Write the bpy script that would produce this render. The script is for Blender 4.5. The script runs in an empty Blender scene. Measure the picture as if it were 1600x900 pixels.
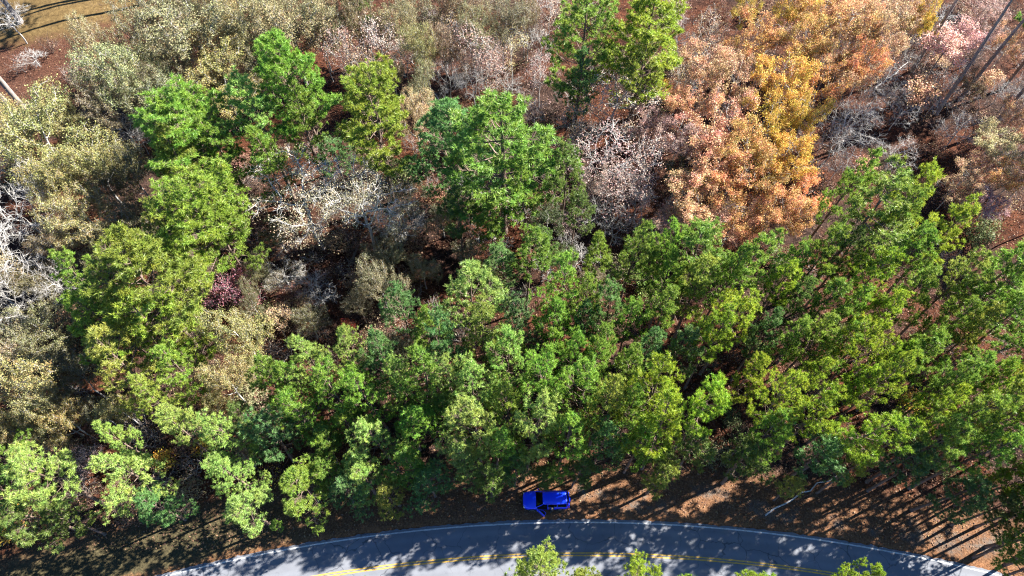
import bpy, math, random
import numpy as np

# ------------------------------------------------------------------ camera, sky, sun, exposure
S = bpy.context.scene
COL = S.collection
CAM_H, FPX, TILT = 73.5, 1081.0, math.radians(30.0)      # drone height (m), focal length in photo pixels, tilt from straight down
SUN_AZ, SUN_EL = math.radians(24.0), math.radians(38.0)  # azimuth measured from +X towards +Y

cam = bpy.data.cameras.new('camera')
cam.sensor_width = 36.0
cam.lens = FPX / 1600.0 * 36.0
cam.clip_start, cam.clip_end = 0.5, 3000.0
cam_o = bpy.data.objects.new('camera', cam)
cam_o.location = (0, 0, CAM_H)
cam_o.rotation_euler = (TILT, 0, 0)
COL.objects.link(cam_o)
S.camera = cam_o

W = bpy.data.worlds.new('World')
S.world = W
W.use_nodes = True
nt = W.node_tree
bg = nt.nodes['Background']
sky = nt.nodes.new('ShaderNodeTexSky')
sky.sky_type = 'NISHITA'
sky.sun_disc = False
sky.sun_elevation = SUN_EL
sky.sun_rotation = math.radians(90.0) - SUN_AZ
sky.air_density = 1.0
sky.dust_density = 0.0
sky.ozone_density = 10.0
nt.links.new(sky.outputs['Color'], bg.inputs['Color'])
bg.inputs['Strength'].default_value = 0.05

sun = bpy.data.lights.new('sun', 'SUN')
sun.energy = 5.0
sun.angle = math.radians(0.53)
sun.color = (1.0, 0.95, 0.87)
sun_o = bpy.data.objects.new('sun', sun)
sun_o.rotation_euler = (math.pi / 2 - SUN_EL, 0, math.pi / 2 + SUN_AZ)
sun_o.location = (60, 30, 80)
COL.objects.link(sun_o)

S.view_settings.view_transform = 'Standard'
S.view_settings.look = 'None'
S.view_settings.exposure = 2.35
S.view_settings.gamma = 1.0
S.view_settings.use_curve_mapping = False
S.render.engine = 'CYCLES'
S.cycles.max_bounces = 3
S.cycles.diffuse_bounces = 2
S.cycles.glossy_bounces = 2
S.cycles.transmission_bounces = 3
S.cycles.transparent_max_bounces = 4
S.cycles.caustics_reflective = False
S.cycles.caustics_refractive = False
S.cycles.use_denoising = True
S.cycles.denoising_prefilter = 'NONE'
S.cycles.pixel_filter_type = 'BLACKMAN_HARRIS'
S.cycles.filter_width = 1.15

RNG = np.random.default_rng(11)
random.seed(5)
PI = math.pi

# ------------------------------------------------------------------ helpers
def unproject(px, py, z=0.0):
    u, v = (px - 800.0) / FPX, (450.0 - py) / FPX
    d = (CAM_H - z) / (math.cos(TILT) - v * math.sin(TILT))
    return d * u, d * (v * math.cos(TILT) + math.sin(TILT)), d / FPX      # x, y, metres per photo pixel

def project(x, y, z):
    dz = z - CAM_H
    d = y * math.sin(TILT) - dz * math.cos(TILT)
    return 800 + FPX * x / d, 450 - FPX * (y * math.cos(TILT) + dz * math.sin(TILT)) / d

def mesh_np(name, verts, faces, mats=(), midx=None, smooth=False):
    """faces: int array (n,k) or list of such arrays."""
    if not isinstance(faces, (list, tuple)):
        faces = [faces]
    faces = [np.asarray(f, dtype=np.int32) for f in faces if len(f)]
    me = bpy.data.meshes.new(name)
    nv = len(verts)
    me.vertices.add(nv)
    me.vertices.foreach_set('co', np.asarray(verts, dtype=np.float32).ravel())
    loops = np.concatenate([f.ravel() for f in faces])
    sizes = np.concatenate([np.full(len(f), f.shape[1], dtype=np.int32) for f in faces])
    starts = np.concatenate([[0], np.cumsum(sizes)[:-1]]).astype(np.int32)
    me.loops.add(len(loops))
    me.loops.foreach_set('vertex_index', loops)
    me.polygons.add(len(sizes))
    me.polygons.foreach_set('loop_start', starts)
    if midx is not None:
        me.polygons.foreach_set('material_index', np.asarray(midx, dtype=np.int32))
    me.polygons.foreach_set('use_smooth', np.full(len(sizes), smooth, dtype=bool))
    for m in mats:
        me.materials.append(m)
    me.update(calc_edges=True)
    me.validate()
    return me

def link(name, data, parent=None, loc=None, rot=None, scale=None):
    o = bpy.data.objects.new(name, data)
    COL.objects.link(o)
    o.parent = parent
    if loc is not None: o.location = loc
    if rot is not None: o.rotation_euler = rot
    if scale is not None: o.scale = scale
    return o

def tag(o, label=None, cat=None, group=None, kind=None):
    if label: o['label'] = label
    if cat: o['category'] = cat
    if group: o['group'] = group
    if kind: o['kind'] = kind
    return o

def unit(a):
    return a / np.maximum(np.linalg.norm(a, axis=-1, keepdims=True), 1e-9)

def frames(d):
    ref = np.where(np.abs(d[:, 2:3]) > 0.9, np.array([[1., 0, 0]]), np.array([[0, 0, 1.]]))
    a = unit(np.cross(d, ref)); b = np.cross(d, a)
    return a, b

def tubes(P0, P1, R0, R1, n=4):
    P0, P1 = np.asarray(P0, float), np.asarray(P1, float)
    E = len(P0)
    a, b = frames(unit(P1 - P0))
    ang = np.arange(n) * 2 * PI / n
    c, s = np.cos(ang)[None, :, None], np.sin(ang)[None, :, None]
    ring = a[:, None, :] * c + b[:, None, :] * s
    v = np.concatenate([P0[:, None, :] + ring * np.asarray(R0)[:, None, None],
                        P1[:, None, :] + ring * np.asarray(R1)[:, None, None]], axis=1).reshape(-1, 3)
    k = np.arange(n); k2 = (k + 1) % n
    f = np.stack([k, k2, k2 + n, k + n], axis=1)[None] + (np.arange(E) * 2 * n)[:, None, None]
    return v, f.reshape(-1, 4)

class Geo:
    def __init__(s): s.v, s.f3, s.f4, s.m3, s.m4, s.n = [], [], [], [], [], 0
    def add(s, v, f, m=0):
        f = np.asarray(f, dtype=np.int64)
        v = np.asarray(v, float)
        (s.f3 if f.shape[1] == 3 else s.f4).append(f + s.n)
        (s.m3 if f.shape[1] == 3 else s.m4).append(np.full(len(f), m))
        s.v.append(v); s.n += len(v)
    def mesh(s, name, mats, smooth=False):
        f3 = np.concatenate(s.f3) if s.f3 else np.zeros((0, 3), int)
        f4 = np.concatenate(s.f4) if s.f4 else np.zeros((0, 4), int)
        mi = np.concatenate(s.m3 + s.m4)
        return mesh_np(name, np.concatenate(s.v), [f3, f4], mats, mi, smooth)

# ------------------------------------------------------------------ materials
def new_mat(name):
    m = bpy.data.materials.new(name)
    m.use_nodes = True
    t = m.node_tree
    return m, t, t.nodes['Principled BSDF'], t.nodes['Material Output']

def node(t, typ, **kw):
    n = t.nodes.new(typ)
    for k, v in kw.items():
        setattr(n, k, v)
    return n

def noise(t, vec, scale, detail=4, rough=0.6, dist=0.0):
    n = node(t, 'ShaderNodeTexNoise')
    n.inputs['Scale'].default_value = scale
    n.inputs['Detail'].default_value = detail
    n.inputs['Roughness'].default_value = rough
    n.inputs['Distortion'].default_value = dist
    if vec is not None: t.links.new(vec, n.inputs['Vector'])
    return n.outputs['Fac']

def ramp(t, fac, stops):
    r = node(t, 'ShaderNodeValToRGB')
    e = r.color_ramp.elements
    while len(e) < len(stops): e.new(0.5)
    for el, (p, c) in zip(e, stops):
        el.position = p
        el.color = (c[0], c[1], c[2], 1) if isinstance(c, (tuple, list)) else (c, c, c, 1)
    t.links.new(fac, r.inputs['Fac'])
    return r.outputs['Color']

def mix(t, fac, a, b, mode='MIX'):
    n = node(t, 'ShaderNodeMix', data_type='RGBA', blend_type=mode)
    for key, val in ((0, fac), (6, a), (7, b)):
        if isinstance(val, bpy.types.NodeSocket): t.links.new(val, n.inputs[key])
        elif isinstance(val, (tuple, list)): n.inputs[key].default_value = (val[0], val[1], val[2], 1)
        else: n.inputs[key].default_value = val
    return n.outputs[2]

def leaf_mat(name, spread, trans=0.35, rough=0.6, hue=0.02, gloss=0.25, turn=(1.2, 0.95, 0.7)):
    """Leaf colour = the tree's own colour (Object Info) with a per-leaf spread; a share of light passes through."""
    m, t, p, out = new_mat(name)
    oi = node(t, 'ShaderNodeObjectInfo')
    ge = node(t, 'ShaderNodeNewGeometry')
    tc = node(t, 'ShaderNodeTexCoord')
    n1 = noise(t, tc.outputs['Object'], 0.55, 2)
    val = node(t, 'ShaderNodeMapRange')
    val.inputs['To Min'].default_value = 1 - spread
    val.inputs['To Max'].default_value = 1 + spread
    t.links.new(ge.outputs['Random Per Island'], val.inputs['Value'])
    hr = node(t, 'ShaderNodeMapRange')
    hr.inputs['From Min'].default_value = 0.3; hr.inputs['From Max'].default_value = 0.7
    hr.inputs['To Min'].default_value = 0.5 - hue; hr.inputs['To Max'].default_value = 0.5 + hue
    hm = node(t, 'ShaderNodeMath', operation='MULTIPLY_ADD')      # clump hue plus a little of each leaf's own
    hp = node(t, 'ShaderNodeMath', operation='FRACT'); hq = node(t, 'ShaderNodeMath', operation='MULTIPLY'); hq.inputs[1].default_value = 17.31
    t.links.new(ge.outputs['Random Per Island'], hq.inputs[0]); t.links.new(hq.outputs[0], hp.inputs[0])
    t.links.new(hp.outputs[0], hm.inputs[0]); hm.inputs[1].default_value = 0.4
    hs_ = node(t, 'ShaderNodeMath', operation='SUBTRACT'); t.links.new(n1, hs_.inputs[0]); hs_.inputs[1].default_value = 0.2
    t.links.new(hs_.outputs[0], hm.inputs[2])
    t.links.new(hm.outputs[0], hr.inputs['Value'])
    hsv = node(t, 'ShaderNodeHueSaturation')
    t.links.new(oi.outputs['Color'], hsv.inputs['Color'])
    t.links.new(val.outputs[0], hsv.inputs['Value'])
    t.links.new(hr.outputs[0], hsv.inputs['Hue'])
    n2 = noise(t, tc.outputs['Object'], 0.9, 3)
    c = mix(t, ramp(t, n2, [(0.50, 0.0), (0.66, 0.75)]), hsv.outputs['Color'], mix(t, 1.0, hsv.outputs['Color'], tuple(turn), 'MULTIPLY'))
    p.inputs['Roughness'].default_value = rough
    p.inputs['Specular IOR Level'].default_value = gloss
    t.links.new(c, p.inputs['Base Color'])
    tr = node(t, 'ShaderNodeBsdfTranslucent')
    t.links.new(c, tr.inputs['Color'])
    mx = node(t, 'ShaderNodeMixShader')
    mx.inputs[0].default_value = trans
    t.links.new(p.outputs[0], mx.inputs[1]); t.links.new(tr.outputs[0], mx.inputs[2])
    t.links.new(mx.outputs[0], out.inputs['Surface'])
    return m

def bark_mat(name, a, b, scale=3.0, rough=0.85):
    m, t, p, out = new_mat(name)
    tc = node(t, 'ShaderNodeTexCoord')
    mp = node(t, 'ShaderNodeMapping')
    mp.inputs['Scale'].default_value = (1, 1, 0.3)
    t.links.new(tc.outputs['Object'], mp.inputs['Vector'])
    n1 = noise(t, mp.outputs[0], scale, 5, 0.7)
    t.links.new(ramp(t, n1, [(0.3, a), (0.7, b)]), p.inputs['Base Color'])
    p.inputs['Roughness'].default_value = rough
    p.inputs['Specular IOR Level'].default_value = 0.2
    return m

def plain(name, col, rough=0.5, metal=0.0, spec=0.5, coat=0.0):
    m, t, p, out = new_mat(name)
    tc = node(t, 'ShaderNodeTexCoord')
    n1 = noise(t, tc.outputs['Object'], 6.0, 3)
    t.links.new(ramp(t, n1, [(0.2, tuple(c * 0.88 for c in col)), (0.8, tuple(min(1, c * 1.1) for c in col))]), p.inputs['Base Color'])
    p.inputs['Roughness'].default_value = rough
    p.inputs['Metallic'].default_value = metal
    p.inputs['Specular IOR Level'].default_value = spec
    p.inputs['Coat Weight'].default_value = coat
    p.inputs['Coat Roughness'].default_value = 0.05
    return m

M = {}
M['needle'] = leaf_mat('pine_needles', 0.35, trans=0.42, rough=0.45, hue=0.02, gloss=0.4, turn=(1.18, 1.05, 0.85))
M['leaf'] = leaf_mat('broad_leaves', 0.45, trans=0.28, rough=0.6, hue=0.035, gloss=0.25, turn=(0.95, 0.72, 0.62))
M['bark_pine'] = bark_mat('pine_bark', (0.07, 0.045, 0.035), (0.22, 0.16, 0.13))
M['bark_pale'] = bark_mat('pale_bark', (0.24, 0.23, 0.215), (0.52, 0.50, 0.475))
M['bark_white'] = bark_mat('white_bark', (0.36, 0.345, 0.325), (0.66, 0.64, 0.61))
M['bark_grey'] = bark_mat('grey_bark', (0.12, 0.10, 0.093), (0.30, 0.27, 0.25))
M['bark_brown'] = bark_mat('brown_bark', (0.05, 0.033, 0.026), (0.15, 0.105, 0.085))

# ------------------------------------------------------------------ the lie of the land
RC = np.array([7.1, -154.33])                 # centre of the road's bend
R_EDGE, R_MID, R_FAR = 169.0, 165.9, 162.8    # near white line, centre line, far white line
R_ASP0, R_ASP1 = 162.55, 169.3                # asphalt

def smooth01(x):
    x = np.clip(x, 0, 1)
    return x * x * (3 - 2 * x)

_k = np.random.default_rng(3)
_waves = [(_k.uniform(0.05, 0.35), _k.uniform(0, 2 * PI), _k.uniform(0, 2 * PI)) for _ in range(14)]
def ground_z(x, y):
    x, y = np.asarray(x, float), np.asarray(y, float)
    r = np.hypot(x - RC[0], y - RC[1])
    h = np.zeros_like(x)
    for w, a, ph in _waves:
        h = h + np.sin((x * math.cos(a) + y * math.sin(a)) * w + ph) * 0.045 / (w + 0.12)
    off = np.where(r > R_MID, r - R_ASP1, R_ASP0 - r)         # metres outside the asphalt
    far = smooth01((off - 3.5) / 14.0)
    ditch = -0.28 * np.exp(-((off - 4.6) / 1.7) ** 2)
    z = h * far * 0.8 + ditch - 0.035 * (off > -0.2)
    return np.where(off < -0.2, -0.25, z)

# ground sheet: 0.6 m cells where the camera looks, growing to the horizon
def axis(lo, hi, step, far):
    a = list(np.arange(lo, hi + 1e-6, step))
    s = step
    while a[-1] < far: s *= 1.22; a.append(a[-1] + s)
    s = step
    while a[0] > -far: s *= 1.22; a.insert(0, a[0] - s)
    return np.array(a)
gx, gy = axis(-90, 90, 0.7, 1200), axis(-5, 105, 0.55, 1200)
X, Y = np.meshgrid(gx, gy)
Z = ground_z(X, Y)
gj = np.random.default_rng(8)
Z = Z + gj.normal(0, 0.035, Z.shape) * (np.hypot(X - RC[0], Y - RC[1]) > R_ASP1 + 0.7)
nx, ny = len(gx), len(gy)
ii = (np.arange(ny - 1)[:, None] * nx + np.arange(nx - 1)[None]).ravel()
gf = np.stack([ii, ii + 1, ii + nx + 1, ii + nx], 1)

def ground_material():
    m, t, p, out = new_mat('forest_floor')
    tc = node(t, 'ShaderNodeTexCoord')
    P = tc.outputs['Object']
    fine = noise(t, P, 5.5, 6, 0.75)
    mid = noise(t, P, 0.9, 5, 0.65, 0.5)
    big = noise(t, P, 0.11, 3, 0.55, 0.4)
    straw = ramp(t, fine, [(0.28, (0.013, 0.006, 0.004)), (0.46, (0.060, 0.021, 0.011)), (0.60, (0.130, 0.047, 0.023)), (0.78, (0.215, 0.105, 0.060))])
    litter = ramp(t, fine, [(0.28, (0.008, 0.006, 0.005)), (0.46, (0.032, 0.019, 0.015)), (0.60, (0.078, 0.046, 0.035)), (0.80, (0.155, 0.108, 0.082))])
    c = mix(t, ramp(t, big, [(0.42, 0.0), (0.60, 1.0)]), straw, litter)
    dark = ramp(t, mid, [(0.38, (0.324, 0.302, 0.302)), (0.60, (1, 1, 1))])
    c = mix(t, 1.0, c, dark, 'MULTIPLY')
    # distance from the road's centre of curvature -> verge grass, gravelly shoulder
    sub = node(t, 'ShaderNodeVectorMath', operation='SUBTRACT')
    t.links.new(P, sub.inputs[0]); sub.inputs[1].default_value = (RC[0], RC[1], 0)
    flat = node(t, 'ShaderNodeVectorMath', operation='MULTIPLY')
    t.links.new(sub.outputs[0], flat.inputs[0]); flat.inputs[1].default_value = (1, 1, 0)
    ln = node(t, 'ShaderNodeVectorMath', operation='LENGTH')
    t.links.new(flat.outputs[0], ln.inputs[0])
    def band(lo, hi):
        r = node(t, 'ShaderNodeMapRange', interpolation_type='SMOOTHSTEP')
        r.inputs['From Min'].default_value = lo; r.inputs['From Max'].default_value = hi
        w = node(t, 'ShaderNodeMath', operation='MULTIPLY_ADD')      # wobble the bands with noise
        t.links.new(mid, w.inputs[0]); w.inputs[1].default_value = 3.2
        t.links.new(ln.outputs['Value'], w.inputs[2])
        t.links.new(w.outputs[0], r.inputs['Value'])
        return r.outputs[0]
    sep = node(t, 'ShaderNodeSeparateXYZ'); t.links.new(P, sep.inputs[0])
    verge = ramp(t, fine, [(0.3, (0.045, 0.022, 0.012)), (0.5, (0.125, 0.062, 0.032)), (0.72, (0.24, 0.135, 0.072))])
    inv = node(t, 'ShaderNodeMath', operation='SUBTRACT'); inv.inputs[0].default_value = 1.0
    t.links.new(band(R_ASP1 + 5.5, R_ASP1 + 9.0), inv.inputs[1])
    c = mix(t, inv.outputs[0], c, verge)
    # green-brown grass at the left end of the verge
    gl = node(t, 'ShaderNodeMapRange', interpolation_type='SMOOTHSTEP')
    gl.inputs['From Min'].default_value = -12; gl.inputs['From Max'].default_value = -32
    t.links.new(sep.outputs['X'], gl.inputs['Value'])
    gm = node(t, 'ShaderNodeMath', operation='MULTIPLY')
    t.links.new(gl.outputs[0], gm.inputs[0]); t.links.new(inv.outputs[0], gm.inputs[1])
    grass = ramp(t, fine, [(0.3, (0.022, 0.019, 0.011)), (0.55, (0.062, 0.052, 0.027)), (0.75, (0.135, 0.105, 0.050))])
    c = mix(t, gm.outputs[0], c, grass)
    # pale gravel washed on to the shoulder, in patches
    gr = node(t, 'ShaderNodeMath', operation='SUBTRACT')
    t.links.new(band(R_ASP1 + 1.6, R_ASP1 + 3.4), gr.inputs[0]); t.links.new(band(R_ASP1 + 4.6, R_ASP1 + 6.4), gr.inputs[1])
    patch = ramp(t, noise(t, P, 0.35, 5, 0.7), [(0.50, 0.0), (0.64, 0.9)])
    rx = node(t, 'ShaderNodeMapRange', interpolation_type='SMOOTHSTEP')
    rx.inputs['From Min'].default_value = -10; rx.inputs['From Max'].default_value = 3
    t.links.new(sep.outputs['X'], rx.inputs['Value'])
    g2 = node(t, 'ShaderNodeMath', operation='MULTIPLY'); t.links.new(gr.outputs[0], g2.inputs[0]); t.links.new(patch, g2.inputs[1])
    g3 = node(t, 'ShaderNodeMath', operation='MULTIPLY'); t.links.new(g2.outputs[0], g3.inputs[0]); t.links.new(rx.outputs[0], g3.inputs[1])
    gravel = ramp(t, noise(t, P, 9.0, 4, 0.8), [(0.3, (0.045, 0.038, 0.032)), (0.55, (0.110, 0.096, 0.082)), (0.75, (0.20, 0.182, 0.16))])
    c = mix(t, g3.outputs[0], c, gravel)
    # rusty pine straw swept against the asphalt
    iv2 = node(t, 'ShaderNodeMath', operation='SUBTRACT'); iv2.inputs[0].default_value = 1.0
    t.links.new(band(R_ASP1 + 1.3, R_ASP1 + 2.6), iv2.inputs[1])
    iv3 = node(t, 'ShaderNodeMath', operation='MULTIPLY')
    t.links.new(iv2.outputs[0], iv3.inputs[0]); t.links.new(band(R_ASP0 - 1.5, R_ASP0 + 1.5), iv3.inputs[1])
    c = mix(t, iv3.outputs[0], c, ramp(t, fine, [(0.3, (0.065, 0.032, 0.018)), (0.55, (0.216, 0.101, 0.047)), (0.75, (0.302, 0.173, 0.094))]))
    # tan lawn in the far clearing
    vd = node(t, 'ShaderNodeVectorMath', operation='MULTIPLY_ADD')
    t.links.new(P, vd.inputs[0]); vd.inputs[1].default_value = (1 / 25.0, 1 / 15.0, 0); vd.inputs[2].default_value = (82.0 / 25, -100.0 / 15, 0)
    vl = node(t, 'ShaderNodeVectorMath', operation='LENGTH'); t.links.new(vd.outputs[0], vl.inputs[0])
    vw = node(t, 'ShaderNodeMath', operation='MULTIPLY_ADD'); t.links.new(mid, vw.inputs[0]); vw.inputs[1].default_value = 0.35
    t.links.new(vl.outputs['Value'], vw.inputs[2])
    lm = ramp(t, vw.outputs[0], [(0.0, 1.0), (0.98, 1.0), (1.0, 0.0)])
    lawnm = node(t, 'ShaderNodeMapRange', interpolation_type='SMOOTHSTEP')
    lawnm.inputs['From Min'].default_value = 1.25; lawnm.inputs['From Max'].default_value = 0.98
    t.links.new(vw.outputs[0], lawnm.inputs['Value'])
    around = node(t, 'ShaderNodeMapRange', interpolation_type='SMOOTHSTEP')
    around.inputs['From Min'].default_value = 2.3; around.inputs['From Max'].default_value = 1.7
    t.links.new(vw.outputs[0], around.inputs['Value'])
    c = mix(t, around.outputs[0], c, mix(t, 0.5, litter, straw))
    lawn = ramp(t, noise(t, P, 1.6, 6, 0.7), [(0.3, (0.055, 0.035, 0.014)), (0.55, (0.115, 0.076, 0.030)), (0.75, (0.175, 0.122, 0.052))])
    c = mix(t, lawnm.outputs[0], c, lawn)
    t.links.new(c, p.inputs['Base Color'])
    p.inputs['Roughness'].default_value = 0.95
    p.inputs['Specular IOR Level'].default_value = 0.1
    b = node(t, 'ShaderNodeBump'); b.inputs['Strength'].default_value = 0.9; b.inputs['Distance'].default_value = 0.12
    t.links.new(fine, b.inputs['Height']); t.links.new(b.outputs[0], p.inputs['Normal'])
    return m
ground = link('ground', mesh_np('ground', np.stack([X.ravel(), Y.ravel(), Z.ravel()], 1), gf, [ground_material()], smooth=True))
tag(ground, 'reddish-brown forest floor of pine straw and fallen leaves', kind='structure')

# ------------------------------------------------------------------ road with its painted lines
def arc_strip(name, r0, r1, z, mat, a0=40.0, a1=140.0, skirt=0.0, parent=None, gap=None, uneven=0.0, step=0.12):
    A = np.radians(np.arange(a0, a1 + 1e-6, step))
    rr = np.random.default_rng(int(r1 * 10))
    wob = rr.normal(0, uneven, len(A)); wob2 = rr.normal(0, uneven, len(A))
    rows = []
    prof = [(r0, -skirt), (r0, 0), (r1, 0), (r1, -skirt)] if skirt else [(r0, 0), (r1, 0)]
    for i, (r, dz) in enumerate(prof):
        w = wob if r == r0 else wob2
        rows.append(np.stack([RC[0] + (r + w) * np.cos(A), RC[1] + (r + w) * np.sin(A), np.full(len(A), z + dz)], 1))
    v = np.concatenate(rows)
    n = len(A); k = np.arange(n - 1)
    f = np.concatenate([np.stack([k + i * n + 1, k + i * n, k + (i + 1) * n, k + (i + 1) * n + 1], 1) for i in range(len(prof) - 1)])
    return link(name, mesh_np(name, v, f, [mat]), parent)

def asphalt():
    m, t, p, out = new_mat('worn_asphalt')
    tc = node(t, 'ShaderNodeTexCoord'); P = tc.outputs['Object']
    fine = noise(t, P, 26.0, 4, 0.8)
    big = noise(t, P, 0.28, 4, 0.6)
    c = ramp(t, fine, [(0.25, (0.110, 0.117, 0.134)), (0.5, (0.142, 0.151, 0.172)), (0.75, (0.180, 0.190, 0.214))])
    c = mix(t, 1.0, c, ramp(t, big, [(0.35, (0.86, 0.86, 0.87)), (0.65, (1.06, 1.05, 1.04))]), 'MULTIPLY')
    # wheel paths: slightly polished bands along the lanes, and tar patches
    sb = node(t, 'ShaderNodeVectorMath', operation='DISTANCE'); t.links.new(P, sb.inputs[0]); sb.inputs[1].default_value = (RC[0], RC[1], 0)
    wv = node(t, 'ShaderNodeMath', operation='MULTIPLY_ADD'); t.links.new(sb.outputs['Value'], wv.inputs[0]); wv.inputs[1].default_value = 4.0; wv.inputs[2].default_value = 1.2
    sn = node(t, 'ShaderNodeMath', operation='SINE'); t.links.new(wv.outputs[0], sn.inputs[0])
    c = mix(t, 1.0, c, ramp(t, sn.outputs[0], [(0.0, (0.93, 0.93, 0.93)), (1.0, (1.04, 1.04, 1.04))]), 'MULTIPLY')
    c = mix(t, 1.0, c, ramp(t, noise(t, P, 1.1, 5, 0.7), [(0.30, (0.78, 0.78, 0.79)), (0.42, (1, 1, 1))]), 'MULTIPLY')
    # cracks
    nd = node(t, 'ShaderNodeTexNoise'); nd.inputs['Scale'].default_value = 0.9; nd.inputs['Detail'].default_value = 4
    t.links.new(P, nd.inputs['Vector'])
    w = node(t, 'ShaderNodeMixRGB'); w.blend_type = 'ADD'; w.inputs[0].default_value = 3.0
    t.links.new(P, w.inputs[1]); t.links.new(nd.outputs['Color'], w.inputs[2])
    v = node(t, 'ShaderNodeTexVoronoi', feature='DISTANCE_TO_EDGE'); v.inputs['Scale'].default_value = 0.30
    t.links.new(w.outputs[0], v.inputs['Vector'])
    cr = ramp(t, v.outputs['Distance'], [(0.0, (0.45, 0.45, 0.46)), (0.006, (0.58, 0.58, 0.59)), (0.014, (1, 1, 1))])
    mask = ramp(t, noise(t, P, 0.16, 2), [(0.40, 0.1), (0.56, 1.0)])
    c = mix(t, mask, c, mix(t, 1.0, c, cr, 'MULTIPLY'))
    t.links.new(c, p.inputs['Base Color'])
    p.inputs['Roughness'].default_value = 0.85
    p.inputs['Specular IOR Level'].default_value = 0.25
    return m

def paint(name, col, under):
    m, t, p, out = new_mat(name)
    tc = node(t, 'ShaderNodeTexCoord'); P = tc.outputs['Object']
    wear = ramp(t, noise(t, P, 4.0, 6, 0.85), [(0.40, 0.9), (0.54, 0.0)])
    c = mix(t, wear, tuple(col), tuple(under))
    c = mix(t, 1.0, c, ramp(t, noise(t, P, 0.9, 3), [(0.3, (0.8, 0.8, 0.8)), (0.7, (1.05, 1.05, 1.05))]), 'MULTIPLY')
    t.links.new(c, p.inputs['Base Color'])
    p.inputs['Roughness'].default_value = 0.7
    return m
road = arc_strip('road', R_ASP0, R_ASP1, 0.0, asphalt(), skirt=0.3, uneven=0.05)
tag(road, 'grey two-lane asphalt road curving past the trees', kind='structure')
white_paint = paint('white_road_paint', (0.52, 0.52, 0.51), (0.25, 0.25, 0.25))
yellow_paint = paint('yellow_road_paint', (0.58, 0.33, 0.03), (0.22, 0.175, 0.10))
arc_strip('edge_line', R_EDGE - 0.07, R_EDGE + 0.07, 0.004, white_paint, parent=road, uneven=0.006)
arc_strip('edge_line', R_FAR - 0.07, R_FAR + 0.07, 0.004, white_paint, parent=road, uneven=0.006)
arc_strip('centre_line', R_MID + 0.06, R_MID + 0.19, 0.004, yellow_paint, parent=road, uneven=0.006)
arc_strip('centre_line', R_MID - 0.19, R_MID - 0.06, 0.004, yellow_paint, parent=road, uneven=0.006)

# ------------------------------------------------------------------ pines
def needle_tufts(C, D, R, rng, n=34, width=0.027):
    """C tuft centres, D outward directions, R tuft radii -> one thin triangle per bundle of needles."""
    k = len(C)
    d = unit(rng.normal(size=(k, n, 3)) + D[:, None, :] * 0.6)
    side = unit(np.cross(d, rng.normal(size=(k, n, 3))))
    L = R[:, None, None] * rng.uniform(0.6, 1.15, (k, n, 1))
    base = C[:, None, :] + D[:, None, :] * R[:, None, None] * rng.uniform(-0.2, 0.2, (k, n, 1)) + rng.normal(0, 0.04, (k, n, 3))
    w = side * width * rng.uniform(0.7, 1.3, (k, n, 1))
    v = np.stack([base - w, base + w, base + d * L], axis=2).reshape(-1, 3)
    return v, np.arange(k * n * 3).reshape(-1, 3)

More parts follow.
